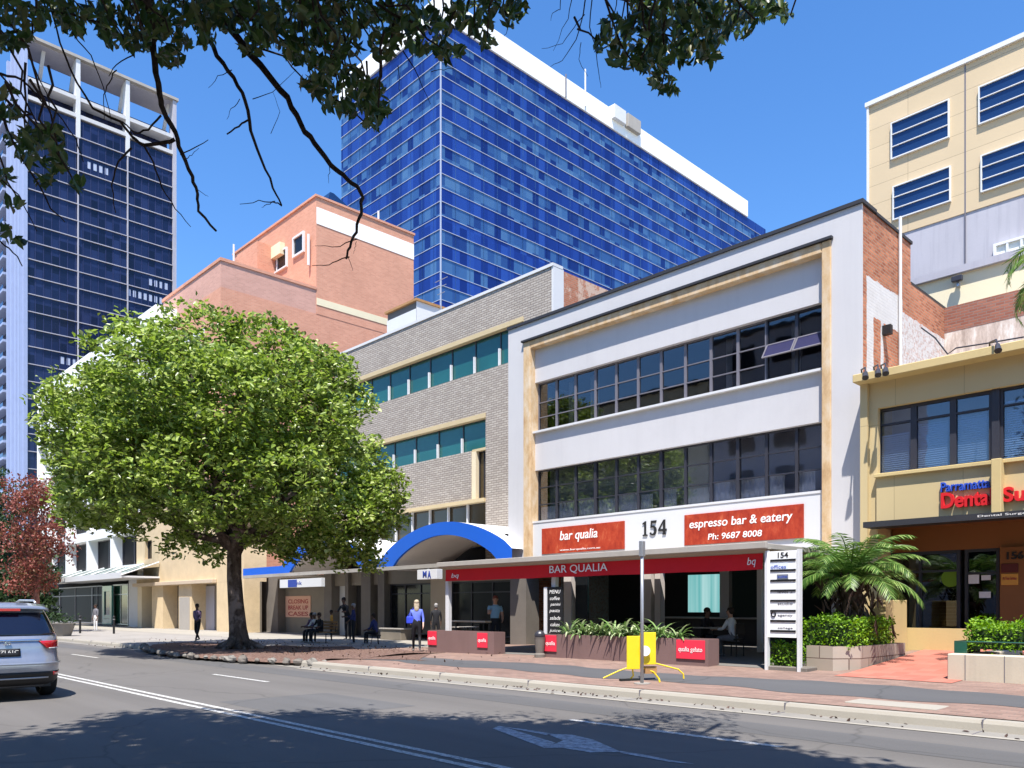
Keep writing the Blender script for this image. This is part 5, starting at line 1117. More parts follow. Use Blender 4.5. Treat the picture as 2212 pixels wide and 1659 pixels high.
# ---------------- palms, hedges, plants ----------------
def palm(name, label, c, ztop, nfr, L_, trunk_r, droop=1.0, seed=1, wid=.42, only=None, base=None, el0=8):
    random.seed(seed); c = Vector(c); t_ = root(name, label, 'palm', tuple(c)); top = Vector((c.x, c.y, ztop))
    m_ = MB(); 
    k_ = 10; m_.tube([c+(top-c)*(i/k_)+Vector((.02*math.sin(i), 0, 0)) for i in range(k_+1)], [trunk_r*(1.25-.25*i/k_+.06*(i % 2)) for i in range(k_+1)], 12); m_.build('trunk', 'bark', t_)
    for i in range(nfr):
        az = 2*math.pi*i*.381966+random.uniform(-.2, .2); el = R(el0+(84-el0)*(i/nfr)+random.uniform(-6, 6)); l_ = L_*random.uniform(.82, 1.08)
        dd = Vector((math.cos(az), math.sin(az), 0)); P = []; p = top.copy(); a_ = el; n = 12
        for j in range(n+1):
            P.append(p.copy()); p = p+(dd*math.cos(a_)+Vector((0, 0, math.sin(a_))))*(l_/n); a_ -= droop*R(9.5)*(.5+j/n)
        fr = MB(); fr.tube(P, [.022*(1-j/n)+.004 for j in range(n+1)], 5, False)
        for j in range(1, n*3):
            t = j/3; i0 = min(int(t), n-1); q = P[i0].lerp(P[i0+1], t-i0); tg = (P[i0+1]-P[i0]).normalized(); sd = tg.cross(Vector((0, 0, 1))); sd = sd.normalized() if sd.length > .01 else Vector((1, 0, 0))
            ll = wid*l_*math.sin(math.pi*(.12+.80*j/(n*3)))**.7*random.uniform(.85, 1.1)
            for sgn_ in (-1, 1):
                dr2 = (sd*sgn_*.85+tg*.75+Vector((0, 0, -.25+random.uniform(-.25, .12)))).normalized(); w_ = tg*.018; e_ = q+dr2*ll+Vector((0, 0, -.10*ll)); md = q+dr2*ll*.5
                fr.add([q-w_*.6, q+w_*.6, md+w_, e_, md-w_], [(0, 1, 2, 3, 4)])
        fr.build('frond', 'leaf_palm', t_)
    return t_
pc = G(1838, 1400); pc = Vector((Xat(1838, 18.0), 18.0, .3))
palm('garden_palm', 'squat feathery palm behind the hedge beside the white directory sign', pc, Zat(1838, 1262, 18.0), 40, 1.72, .20, .86, 5, .22, el0=14)
dry = [np.array(pc)+np.array([rng.normal()*.28, rng.normal()*.28, rng.uniform(.7, 2.0)]) for _ in range(260)]
t_ = bpy.data.objects['garden_palm']; leaf_mesh('dead_frond_skirt', np.array(dry), .38, .2, 'leaf_dry', t_, dirs=np.stack([rng.normal(size=260)*.4, rng.normal(size=260)*.4, -np.ones(260)], 1))
pc2 = Vector((Xat(2330, 16.9), 16.9, .3))
palm('tall_palm', 'tall palm just past the right edge, its frond tips hanging into view', pc2, Zat(2330, 590, 16.9), 20, 1.75, .16, 1.5, 9, .26)
def hedge(label, boxes, h0, h1, name='hedge', mat='leaf_hedge', dens=620, size=.07, rnd=.04):
    x, y = (boxes[0][0]+boxes[0][1])/2, boxes[0][2]; t_ = root(name, label, 'hedge', (x, y, h0)); cor = MB(); pts = []
    for x0, x1, y0, y1 in boxes:
        cor.box(x0+.07, x1-.07, y0+.07, y1-.07, h0, h1-.08)
        for (a0, a1, b0, b1, c0, c1) in ((x0, x1, y0, y0, h0, h1), (x0, x1, y1, y1, h0, h1), (x0, x0, y0, y1, h0, h1), (x1, x1, y0, y1, h0, h1), (x0, x1, y0, y1, h1, h1)):
            ar = max(a1-a0, .001 if a1 == a0 else a1-a0); d3 = [a1-a0, b1-b0, c1-c0]; s3 = sorted(d3)[1:]; n = int(s3[0]*s3[1]*dens)+1
            q = np.stack([rng.uniform(a0, a1+1e-9, n), rng.uniform(b0, b1+1e-9, n), rng.uniform(c0, c1+1e-9, n)], 1); 
            bump_ = .05*np.sin(q[:, 0]*7+q[:, 2]*9)+.04*np.sin(q[:, 1]*8+1)
            q[:, 2] += bump_*(q[:, 2] > h1-.02); pts.append(q+rng.normal(size=q.shape)*rnd)
    cor.build('stems', 'leaf_dark', t_); leaf_mesh('foliage', np.concatenate(pts), size, .6, mat, t_, flatness=.3); return t_
hx0_, hx1_ = Xat(1722, 16.9), Xat(1880, 17.2)
hedge('clipped bright green hedge on the low stone wall beside the palm', [(Xat(1738, 16.85), -7.15, 16.75, 17.5), (-7.75, -7.15, 17.5, 18.9)], .80, 1.36)
hedge('small clipped green shrub under the white directory sign', [(Xat(1668, 16.25), Xat(1722, 16.25), 16.15, 16.6)], .3, .82, 'shrub')
hedge('clipped green hedge in the right-hand corner above the cream wall', [(Xat(2092, 17.1), -2.6, 17.0, 18.1)], .82, 1.28)
# low stone wall of the garden bed (follows the ramp)
def wallpoly(name, label, pts, th, h0, h1, mat, cat='wall'):
    r_ = root(name, label, cat, (pts[0][0], pts[0][1], h0)); m_ = MB()
    for (a_, b_) in zip(pts[:-1], pts[1:]):
        a_, b_ = Vector((*a_, 0)), Vector((*b_, 0)); u = (b_-a_).normalized(); n_ = Vector((-u.y, u.x, 0)); m_.obox((a_+b_)/2+Vector((0, 0, (h0+h1)/2))+n_*th/2, u, n_, Vector((0, 0, 1)), (b_-a_).length/2+.0, th/2, (h1-h0)/2)
    m_.build('masonry', mat, r_); return r_
w_ = wallpoly('garden_wall', 'low grey stone garden wall under the clipped hedge by the palm', [(Xat(1742, 16.5), 16.5), (-7.45, 16.45), (-7.08, 16.95), (-7.08, 19.4)], .22, .2, .80, 'stone_wall')
MB().box(Xat(1655, 16.05), Xat(1745, 16.05), 16.0, 16.9, .15, .36).build('low_kerb', 'grey_stone_and_shade', w_, .02)
e2 = root('yellow_pier', 'short yellow rendered pier between the palm and the entrance ramp', 'pier', (Xat(1900, 19.3), 19.3, .3)); MB().box(Xat(1882, 19.3), Xat(1917, 19.3), 19.2, 20.5, .3, Zat(1900, 1296, 19.3)).build('masonry', 'yellow_render', e2, .01)
cw = root('cream_wall', 'low cream concrete wall at the right edge beside the red entrance ramp', 'wall', (-4, 16.2, .25)); x = Xat(2046, 16.2)
MB().box(x, -1.0, 16.2, 16.55, .2, Zat(2046, 1412, 16.2)).build('masonry', 'concrete_cream', cw, .015); MB().box(x, x+.3, 16.55, 20, .2, .72).build('return_wall', 'concrete_cream', cw, .015)
for xx in (Xat(2085, 16.2), Xat(2170, 16.2)): MB().box(xx-.006, xx+.006, 16.194, 16.3, .2, .75).build('joint', 'frame_mid', cw)
gr = root('green_rail', 'dark green metal screen around the right-hand hedge', 'screen', (Xat(2075, 16.9), 16.9, .7)); x = Xat(2068, 16.9)
MB().box(x, x+.03, 16.8, 18.2, .6, .98).build('panel', 'letter_black', gr); 
m_ = MB(); m_.box(x-.02, x+.2, 16.78, 16.81, .6, .98); m_.build('end_panel', 'glass_green', gr); MB().tube([(x, 16.79, .97), (-2.4, 16.79, .97)], .014, 6).build('rail', 'glass_green', gr)
# strap-leaved plants in the long planter
random.seed(21)
for i in range(15):
    px = 1232+i*16.5+random.uniform(-4, 4); y = 16.12; x = Xat(px, y); big = i < 13
    t_ = root('planter_plant', 'leafy striped plant growing in the long brown planter box', 'plant', (x, y, .84), 'leafy plants in the long planter')
    m_ = MB(); nb = 22
    for k_ in range(nb):
        az = random.uniform(0, 6.28); dd = Vector((math.cos(az), math.sin(az)*.7, 0)); el = random.uniform(.5, 1.45); l_ = random.uniform(.42, .80)*(1 if big else .8)*(1.15 if i in (6, 7) else 1); p = Vector((x, y, .83))+dd*.03; side = dd.cross(Vector((0, 0, 1))); pr_ = None; ww = random.uniform(.026, .046)
        base_n = len(m_.v); V = []
        for j in range(6):
            t = j/5; w = side*ww*math.sin(math.pi*min(.97, .12+.86*t))**.7; V += [p-w, p+w]; p = p+(dd*math.cos(el)+Vector((0, 0, math.sin(el))))*(l_/5); el -= .30
        m_.add(V, [(2*j, 2*j+1, 2*j+3, 2*j+2) for j in range(5)])
    m_.build('leaves', 'leaf_varieg', t_)

# ---------------- signs and street furniture ----------------
# directory sign
q = root('directory_sign', 'tall white tenant directory board headed 154 on two white legs', 'sign', (Xat(1690, 16), 16, .28))
sx0, sx1 = Xat(1657, 16), Xat(1727, 16); zt_, zb_ = Zat(1690, 1190, 16), Zat(1690, 1377, 16)
MB().box(sx0+.02, sx1-.02, 15.98, 16.05, zb_, zt_).build('board', 'white_bright', q)
for x in (sx0, sx1): MB().box(x-.03, x+.03, 15.95, 16.07, .25, zt_+.02).build('leg', 'frame_white', q)
for i in range(8):
    z = zt_-.20-(zt_-zb_-.25)*i/7.4; MB().box(sx0+.09, sx1-.07, 15.965, 15.985, z-.022, z+.022).build('slot_bar', 'black', q)
textbox('lettering', '154', sx0+.26, sx1-.24, zt_-.15, zt_-.03, 15.978, 'letter_black', q, .004, .02)
MB().box(sx0+.08, sx0+.5, 15.974, 15.979, zt_-.41, zt_-.26).build('tenant_panel', 'curtain', q); textbox('lettering', 'offices', sx0+.1, sx0+.45, zt_-.38, zt_-.30, 15.973, 'letter_blue', q, .003)
MB().box(sx0+.24, sx0+.5, 15.974, 15.979, zt_-.60, zt_-.50).build('tenant_panel', 'car_silver', q); textbox('lettering', 'suite', sx0+.26, sx0+.48, zt_-.58, zt_-.52, 15.973, 'letter_blue', q, .003)
MB().ring((sx0+.16, 15.975, Zat(1690, 1327, 16)), .05, .016, 'y', 16, 5).build('tenant_ring', 'black', q)
for i, (t0, s_) in enumerate(((.85, 'level 2'), (1.1, 'studio'), (1.36, 'agency'), (1.62, 'college'))):
    if zt_-t0 > zb_+.1: textbox('lettering', s_, sx0+.26, sx1-.14, zt_-t0-.05, zt_-t0, 15.978, 'frame_mid', q, .003)
# menu banner
q = root('menu_board', 'tall narrow black menu board with white writing at the left end of the long planter', 'menu board', (Xat(1200, 16.15), 16.15, .3)); x0, x1 = Xat(1184, 16.15), Xat(1217, 16.15); zt_, zb_ = Zat(1200, 1268, 16.15), Zat(1200, 1376, 16.15)
MB().box(x0, x1, 16.12, 16.15, zb_-.1, zt_).build('board', 'black', q); MB().box(x0-.12, x0-.005, 16.1, 16.16, zb_-.05, zt_).build('side_strip', 'frame_white', q)
for i, s_ in enumerate(('MENU', 'coffee', 'panini', 'pasta', 'salads', 'cakes', 'juice')): z = zt_-.13-i*.18; textbox('lettering', s_, x0+.08+.02*(i % 3), x1-.08-.03*(i % 2), z-.05, z+.05, 16.119, 'letter_white', q, .003, 0, shear=.2)
q = root('litter_bin', 'small dark bin standing by the left end of the long planter', 'bin', (Xat(1166, 15.8), 15.8, .22)); x = Xat(1166, 15.75); z = zg(x, 15.75)
MB().tube([(x, 15.75, z), (x, 15.75, z+.08), (x, 15.75, z+.12), (x, 15.75, z+.5), (x, 15.75, z+.55)], [.15, .15, .11, .15, .16], 14).build('body', 'grey_stone_and_shade', q, smooth=False); MB().ball((x, 15.75, z+.6), (.15, .15, .14), 12, 8).build('lid', 'frame_dark', q)
# pole by the kerb
pp = G(1387, 1477); q = root('sign_pole', 'bare galvanised pole in the footpath in front of the long planter', 'pole', tuple(pp))
zt_ = EYE+(HOR-1170)/FOC*(-sa*pp.x+ca*pp.y)
MB().tube([pp-Vector((0, 0, .05)), (pp.x, pp.y, zt_)], .032, 14).build('pole', 'galv', q, smooth=True); MB().box(pp.x-.04, pp.x+.04, pp.y-.05, pp.y+.05, zt_-.28, zt_+.01).build('bracket', 'alu', q, .005)
MB().tube([pp-Vector((0, 0, .01)), pp+Vector((0, 0, .015))], .16, 12).build('footing', 'concrete', q)
# yellow barrier board
yp_ = pp+dv*.45; q = root('barrier_board', 'bright yellow folding barrier board with spread tube legs behind the bare pole', 'barrier', tuple(yp_))
def yq(px, py, dep=.0): return PD(px, py, 15.85+dep)
yD = -sa*yp_.x+ca*yp_.y
u = (rv*.97+dv*.22).normalized(); n_ = u.cross(Vector((0, 0, 1))); tl = Vector((0, 0, 1))
def yb(px0, px1, py0, py1, dep, nm_):
    c_ = PD((px0+px1)/2, (py0+py1)/2, yD+dep); MB().obox(c_, u, n_, tl, (px1-px0)/2*yD/FOC, .012, (py1-py0)/2*yD/FOC).build(nm_, 'sign_yellow', q, .008)
yb(1353, 1383, 1374, 1446, 0, 'panel'); yb(1381, 1418, 1366, 1436, .05, 'panel')
c_ = PD(1393, 1406, yD-.02); MB().tube([c_, c_-n_*-.03], .10, 20).build('white_disc', 'letter_white', q); 
zg_ = lambda v: Vector((v.x, v.y, max(v.z, zg(v.x, v.y)+.02)))
for pts_ in (((1362, 1440), (1335, 1450), (1303, 1465)), ((1378, 1438), (1412, 1452), (1424, 1468), (1425, 1484)), ((1412, 1432), (1465, 1446), (1476, 1456), (1477, 1474)), ((1366, 1442), (1368, 1460), (1360, 1470))):
    P = [PD(px, py, yD+(-.35 if py > 1478 else .1)) for px, py in pts_]; MB().tube([zg_(v) for v in P], .016, 6).build('leg', 'sign_yellow', q)
MB().obox(PD(1404, 1447, yD+.15), u, n_, tl, .12, .06, .07).build('weight', 'tan_wood', q)
MB().obox(zg_(PD(1362, 1470, yD+.1)), u, n_, tl, .22, .05, .02).build('shadow_bar', 'rubber', q)  # flat dark bar below the left legs, standing in for the barrier's shadow
# white balustrade ledge of the bar (rail between post and man)
q = root('bar_ledge', 'pale standing ledge behind the shorter planter under the awning', 'ledge', (Xat(1010, 17), 17, .25)); MB().box(Xat(976, 16.9), Xat(1052, 16.9), 16.8, 17.1, 1.14, 1.19).build('top', 'canopy_beige', q, .01)
for px in (985, 1045): x = Xat(px, 16.95); MB().tube([(x, 16.95, .2), (x, 16.95, 1.14)], .025, 8).build('leg', 'black', q)
# bench by the tree and bollards far left
bx_, by_ = G(690, 1388).x, G(690, 1388).y
q = root('park_bench', 'dark slatted bench on the footpath behind the street tree', 'bench', (bx_, by_, .16)); 
for i in range(4): MB().box(bx_-.95, bx_+.95, by_-.22+i*.12, by_-.13+i*.12, .58, .61).build('seat_slat', 'tan_wood', q)
for i in range(3): MB().box(bx_-.95, bx_+.95, by_+.26, by_+.29, .70+i*.13, .79+i*.13).build('back_slat', 'tan_wood', q)
for s_ in (-.85, .85): MB().tube([(bx_+s_, by_-.2, .15), (bx_+s_, by_-.2, .58), (bx_+s_, by_+.24, .58), (bx_+s_, by_+.3, 1.05)], .025, 6).build('leg', 'black', q)
b0 = None
for i, px in enumerate((173, 246)):
    p = G(px, 1368+i*1); p.z = .15
    if b0 is None:
        b0 = root('bollard', 'black bollard on the far left footpath, the left one of the pair', 'bollard', tuple(p), 'black bollards at far left'); MB().tube([p, p+Vector((0, 0, .9)), p+Vector((0, 0, .95)), p+Vector((0, 0, 1.0))], [.06, .06, .075, .03], 10).build('post', 'black', b0); MB().tube([p+Vector((0, 0, .78)), p+Vector((0, 0, .82))], .066, 10).build('collar', 'alu', b0)
    else: c_ = copy_thing(b0, 'black bollard on the far left footpath, the right one of the pair'); c_.location = p
q = root('planter_tub', 'pale concrete planter tub outside the far left shops', 'planter', tuple(G(128, 1372))); p = G(128, 1374); MB().tube([p, p+Vector((0, 0, .6)), p+Vector((0, 0, .66))], [.55, .75, .8], 12).build('tub', 'concrete', q); leaf_mesh('plant', np.array(p)+rng.normal(size=(160, 3))*np.array([.35, .35, .15])+np.array([0, 0, .85]), .2, .4, 'leaf_dark', q)
# ---------------- people ----------------
SKIN = {'tan': (.42, .24, .16), 'brown': (.14, .075, .05), 'pale': (.55, .36, .28)}
for k_, v in SKIN.items(): flat('skin_'+k_, v, .6)
for k_, v in {'c_black': (.012, .012, .016), 'c_navy': (.02, .03, .12), 'c_blue': (.12, .17, .62), 'c_ltblue': (.22, .42, .60), 'c_white': (.7, .7, .7), 'c_grey': (.16, .16, .18), 'c_orange': (.62, .32, .05), 'c_purple': (.17, .11, .19), 'c_pink': (.45, .25, .27), 'hair_dark': (.02, .014, .01), 'hair_blonde': (.42, .34, .24), 'hair_red': (.16, .04, .03), 'hair_grey': (.3, .29, .28), 'shoe': (.3, .3, .3), 'bag_blue': (.03, .06, .55)}.items(): flat(k_, v, .8)
def person(label, loc, face, h=1.7, pose='walk', skin='tan', top='c_grey', legs='c_black', hair='hair_dark', shoe='shoe', long=False, group=None, arms=None, bulk=1.0, sleeve=True):
    """one continuous skinned figure; local frame: x = right hand side, y = forward"""
    s = h/1.75; J = {}; E = []
    def j(n, x, y, z, rx, ry=None): J[n] = (Vector((x, y, z))*s, (rx*s*bulk, (ry or rx)*s*bulk))
    sit = pose == 'sit'; hz = .50 if sit else .95; ln = .10 if sit else (.03 if pose == 'walk' else 0)
    if pose == 'lean': ln = .28
    j('pelvis', 0, 0, hz, .145, .105); j('waist', 0, ln*.3, hz+.16, .125, .095); j('chest', 0, ln*.8, hz+.36, .155, .11); j('neck0', 0, ln, hz+.50, .09, .075); j('neck', 0, ln+.01, hz+.56, .05)
    j('chin', 0, ln+.03, hz+.62, .066, .07); j('head', 0, ln+.03, hz+.70, .078, .095); j('crown', 0, ln+.015, hz+.775, .058, .07)
    E += [('pelvis', 'waist'), ('waist', 'chest'), ('chest', 'neck0'), ('neck0', 'neck'), ('neck', 'chin'), ('chin', 'head'), ('head', 'crown')]
    am = arms or {'walk': ((.06, .22), (-.04, -.2)), 'stand': ((.02, .06), (.02, .06)), 'sit': ((.10, .30), (.10, .30)), 'lean': ((.2, .4), (.2, .4))}[pose]
    for q, sd in enumerate((-1, 1)):
        k_ = 'LR'[q]; e_, f_ = am[q]; up = 0
        j('sh'+k_, sd*.175, ln*.9, hz+.44, .060, .062); j('el'+k_, sd*.225, ln*.6+e_, hz+.17+max(0, f_-.25)*.4, .042)
        wz = hz-.05+max(0, f_-.1)*.9; wy = ln*.4+f_; j('wr'+k_, sd*.215, wy, wz, .028); 
        dr2 = (J['wr'+k_][0]-J['el'+k_][0]).normalized()/1; Pw = J['wr'+k_][0]/s
        def hj(n, v, r): J[n] = (v*s, (r*s, r*s))
        sdv = Vector((sd, 0, 0)); fw = dr2.cross(sdv).normalized()
        pm = Pw+dr2*.055; hj('pm'+k_, pm, .026); E += [('chest', 'sh'+k_), ('sh'+k_, 'el'+k_), ('el'+k_, 'wr'+k_), ('wr'+k_, 'pm'+k_)]
        for i, (o_, l_) in enumerate(((-.027, .066), (-.009, .078), (.009, .073), (.026, .056))):
            a_ = pm+dr2*.035+fw*o_; b_ = a_+dr2*l_*.55-sdv*.008; c_ = b_+dr2*l_*.4-sdv*.02
            hj('f%s%d0' % (k_, i), a_, .010); hj('f%s%d1' % (k_, i), b_, .009); hj('f%s%d2' % (k_, i), c_, .007); E += [('pm'+k_, 'f%s%d0' % (k_, i)), ('f%s%d0' % (k_, i), 'f%s%d1' % (k_, i)), ('f%s%d1' % (k_, i), 'f%s%d2' % (k_, i))]
        t0 = pm-fw*.032*1-dr2*.005; t1 = t0-fw*.022+dr2*.03; hj('t%s0' % k_, t0, .011); hj('t%s1' % k_, t1, .009); E += [('pm'+k_, 't%s0' % k_), ('t%s0' % k_, 't%s1' % k_)]
        if sit: ky, kz, ay, az_ = .44, .50, .46, .08
        elif pose == 'walk': st_ = (.26, -.22)[q]; ky, kz, ay, az_ = .10 if st_ > 0 else .02, .50, st_, .09 if st_ > 0 else .14
        else: ky, kz, ay, az_ = .02, .50, 0, .08
        j('hip'+k_, sd*.09, 0, hz-.04 if not sit else hz, .095); j('kn'+k_, sd*.105, ky, kz, .058); j('an'+k_, sd*.10, ay, az_, .040); j('he'+k_, sd*.10, ay-.03, az_-.045, .036); j('to'+k_, sd*.115, ay+.15, az_-.055, .030)
        E += [('pelvis', 'hip'+k_), ('hip'+k_, 'kn'+k_), ('kn'+k_, 'an'+k_), ('an'+k_, 'he'+k_), ('he'+k_, 'to'+k_)]
    names = list(J); idx = {n: i for i, n in enumerate(names)}
    me = bpy.data.meshes.new('person'); me.from_pydata([tuple(J[n][0]) for n in names], [(idx[a_], idx[b_]) for a_, b_ in E], [])
    o = bpy.data.objects.new('person_tmp', me); C.objects.link(o); bpy.context.view_layer.objects.active = o
    md = o.modifiers.new('skin', 'SKIN')
    if not me.skin_vertices: 
        me.skin_vertices.new() if hasattr(me.skin_vertices, 'new') else None
    sv = me.skin_vertices[0].data
    for n in names: sv[idx[n]].radius = J[n][1]; sv[idx[n]].use_root = n == 'pelvis'
    md.use_smooth_shade = True; o.modifiers.new('sub', 'SUBSURF').levels = 1
    dg = bpy.context.evaluated_depsgraph_get(); m2 = bpy.data.meshes.new_from_object(o.evaluated_get(dg)); bpy.data.objects.remove(o)
    m2.name = 'person'; m2.materials.clear()
    for q in ('skin_'+skin, top, legs, shoe): m2.materials.append(MATS[q])
    def reg(a_):
        if a_[:2] in ('pe', 'hi', 'kn'): return 2
        if a_[:2] in ('wa', 'ch') and a_ != 'chin' or a_ == 'neck0' or a_[:2] == 'sh': return 1
        if a_[:2] == 'el': return 1 if sleeve else 0
        if a_[:2] in ('he', 'to') and a_ != 'head': return 3
        if a_[:2] == 'an': return 2
        return 0
    pts_ = np.array([J[n][0] for n in names]); rg = np.array([reg(n) for n in names])
    ed = [(idx[a_], idx[b_]) for a_, b_ in E]; A_ = pts_[[e_[0] for e_ in ed]]; B_ = pts_[[e_[1] for e_ in ed]]
    for p in m2.polygons:
        c_ = np.array(p.center); ab = B_-A_; t = np.clip(((c_-A_)*ab).sum(1)/(ab*ab).sum(1), 0, 1); dd = np.linalg.norm(A_+ab*t[:, None]-c_, axis=1); i = int(dd.argmin())
        p.material_index = int(rg[ed[i][0]] if t[i] < .5 else rg[ed[i][1]]); p.use_smooth = True
    ob = bpy.data.objects.new('person', m2); C.objects.link(ob); tag(ob, label, 'person', group); ob.location = loc; ob.rotation_euler.z = face; ORG[ob.name] = Vector()
    hd = J['head'][0]/s; hm = MB()
    def B_l(c_, r_): 
        hm.ball(tuple(Vector(c_)*s), tuple(x*s for x in r_), 12, 8)
    B_l((0, hd.y-.022, hd.z+.035), (.088, .098, .088))
    if long: B_l((0, hd.y-.06, hd.z-.10), (.095, .055, .15)); B_l((0, hd.y-.08, hd.z-.19), (.085, .045, .12))
    else: B_l((0, hd.y-.05, hd.z-.01), (.08, .06, .07))
    hm.build('hair', hair, None, smooth=True).parent = ob
    fm_ = MB(); fm_.ball(tuple(Vector((0, hd.y+.098, hd.z-.012))*s), (.013*s, .018*s, .022*s), 8, 6)
    for sx in (-1, 1): fm_.ball(tuple(Vector((sx*.082, hd.y, hd.z-.01))*s), (.012*s, .022*s, .032*s), 8, 6)
    fm_.build('nose_and_ears', 'skin_'+skin, None, smooth=True).parent = ob
    ey = MB()
    for sx in (-1, 1): ey.ball(tuple(Vector((sx*.03, hd.y+.088, hd.z+.005))*s), (.011*s, .008*s, .007*s), 8, 6)
    ey.build('eyes', 'black', None, smooth=True).parent = ob
    mo = MB(); mo.ball(tuple(Vector((0, hd.y+.09, hd.z-.052))*s), (.022*s, .008*s, .006*s), 8, 5); mo.build('mouth', 'letter_maroon', None, smooth=True).parent = ob
    return ob
random.seed(5)
def at(px, py): return G(px, py)
pw = at(427, 1386); person('person in a dark top and dark leggings walking past the beige stone building', pw, R(180)+.5, 1.62, 'walk', 'brown', 'c_purple', 'c_black', 'hair_dark')
pw = at(900, 1408); o = person('long-haired person with a blue shoulder bag walking away beside the shorter planter', pw, YAW+.15, 1.66, 'walk', 'pale', 'c_blue', 'c_black', 'hair_blonde', long=True)
bg = root('shoulder_bag', 'bright blue bag held at the side of the long-haired walking person', 'bag', tuple(pw+Vector((0, 0, .9)))); c_ = pw-rv*.16+Vector((0, 0, 1.02)); MB().obox(c_, rv, dv, Vector((0, 0, 1)), .17, .05, .12).build('bag_body', 'bag_blue', bg, .03)
MB().tube([c_-rv*.14+Vector((0, 0, .1)), c_+rv*.05+Vector((0, 0, .40)), c_+rv*.14+Vector((0, 0, .1))], .012, 6).build('strap', 'bag_blue', bg)
x = Xat(1070, 17.3); person('man in a light blue shirt standing by the ledge under the red awning', (x, 17.3, zg(x, 17.3)), R(180)+.9, 1.74, 'stand', 'tan', 'c_ltblue', 'c_black', 'hair_red', arms=((.05, .22), (.16, .45)), bulk=1.12, sleeve=False)
x = Xat(1586, 18.5); person('seated bar patron in a pale shirt seen through the right opening', (x, 18.5, zg(x, 18.5)), R(90), 1.72, 'sit', 'tan', 'c_white', 'c_grey', 'hair_dark', arms=((.15, .42), (.15, .42)), bulk=1.1)
x = Xat(1520, 18.7); person('seated bar patron in dark clothes facing the one in the pale shirt', (x, 18.7, zg(x, 18.7)), R(-90), 1.7, 'sit', 'brown', 'c_black', 'c_black', 'hair_dark', arms=((.15, .42), (.15, .42)))
for px, lab, tp_, hr, sk in ((655, 'person in dark purple sitting at the left end of the bench behind the tree', 'c_purple', 'hair_dark', 'brown'), (672, 'white-shirted person bent forward on the bench behind the tree', 'c_white', 'hair_grey', 'brown'), (700, 'person in black sitting on the right half of the bench behind the tree', 'c_black', 'hair_dark', 'brown')):
    p = G(px, 1388); person(lab, (p.x, by_-.0, .16), R(180)+random.uniform(-.4, .4), 1.66, 'sit', sk, tp_, 'c_black', hr, arms=((.15, .36), (.15, .36)))
p = G(716, 1385); person('person in an orange top standing at the right end of the bench', p, R(150), 1.35, 'stand', 'brown', 'c_orange', 'c_black', 'hair_dark')
p = G(727, 1383); person('tall person in black leaning beside the grey pier behind the bench', (p.x, p.y+.6, .16), R(200), 1.9, 'lean', 'brown', 'c_black', 'c_black', 'hair_dark')
p = G(764, 1390); person('person in a navy top standing at the dark doorway under the blue canopy', p, R(140), 1.62, 'stand', 'brown', 'c_navy', 'c_black', 'hair_grey', arms=((.05, .2), (.16, .4)))
p = G(812, 1392); person('person in a blue-grey top sitting in the shade under the arched canopy', (p.x, p.y, .14), R(120), 1.66, 'sit', 'brown', 'c_navy', 'c_black', 'hair_dark')
st2 = root('low_stool', 'low dark stool under the sitting person in the blue-grey top', 'stool', (p.x, p.y, .15)); MB().tube([p+Vector((0, 0, .33)), p+Vector((0, 0, .38))], .2, 14).build('seat', 'black', st2)
for q in range(3): a_ = q*2.09; MB().tube([p+Vector((.13*math.cos(a_), .13*math.sin(a_), .33)), p+Vector((.2*math.cos(a_), .2*math.sin(a_), 0))], .015, 6).build('leg', 'black', st2)
p = G(207, 1364); person('person in a pale top standing by the turquoise shop door at far left', p, R(200), 1.66, 'stand', 'brown', 'c_grey', 'c_white', 'hair_dark')
x = Xat(942, 20.0); person('person in black by the shop window left of the white awning post', (x, 20.0, .17), R(60), 1.6, 'stand', 'brown', 'c_black', 'c_black', 'hair_grey')

# ---------------- silver car ----------------
CX0, CYC = -15.75, 3.28; HW = .96
car = root('parked_car', 'silver SUV seen from behind at the left edge of the road', 'car', (CX0-2.4, CYC, 0))
lv = [  # z, rear x (0 = rearmost, growing forward), front x, half width
 (.24, .20, 4.62, .86), (.34, .07, 4.74, .93), (.46, .02, 4.80, .955), (.60, .0, 4.83, .962), (.68, .01, 4.83, .962), (.74, .05, 4.82, .962), (.86, .09, 4.80, .962), (.98, .10, 4.72, .958), (1.06, .13, 4.30, .95), (1.12, .17, 3.75, .93),
 (1.20, .23, 3.55, .905), (1.32, .33, 3.30, .865), (1.44, .43, 3.00, .82), (1.54, .51, 2.72, .775), (1.61, .56, 2.45, .73), (1.67, .66, 2.2, .67), (1.70, .86, 1.98, .56), (1.715, 1.2, 1.7, .35)]
LZ = [l[0] for l in lv]
def cpar(z): return [float(np.interp(z, LZ, [l[i] for l in lv])) for i in (1, 2, 3)]
EXP = 5.0
def sect(z, th):
    r_, f_, w_ = cpar(z); c_ = (r_+f_)/2; a_ = (f_-r_)/2; ct, st_ = math.cos(th), math.sin(th)
    e_ = 2/EXP; return (c_+a_*math.copysign(abs(ct)**e_, ct), w_*math.copysign(abs(st_)**(e_*1.0), st_), z)
def cw_(p): return (CX0-p[0], CYC+p[1], p[2])
bd = MB(); n = 72; V = []; zs_ = sorted(set(LZ+[.4, .53, .8, .92, 1.26, 1.38, 1.49]))
for z in zs_:
    for i in range(n): V.append(cw_(sect(z, 2*math.pi*(i+.5)/n)))
F_ = [(k_*n+i, k_*n+(i+1) % n, (k_+1)*n+(i+1) % n, (k_+1)*n+i) for k_ in range(len(zs_)-1) for i in range(n)]
F_ += [tuple(range(n-1, -1, -1)), tuple((len(zs_)-1)*n+i for i in range(n))]
bd.add(V, F_); body = bd.build('body', 'car_silver', car, smooth=True)
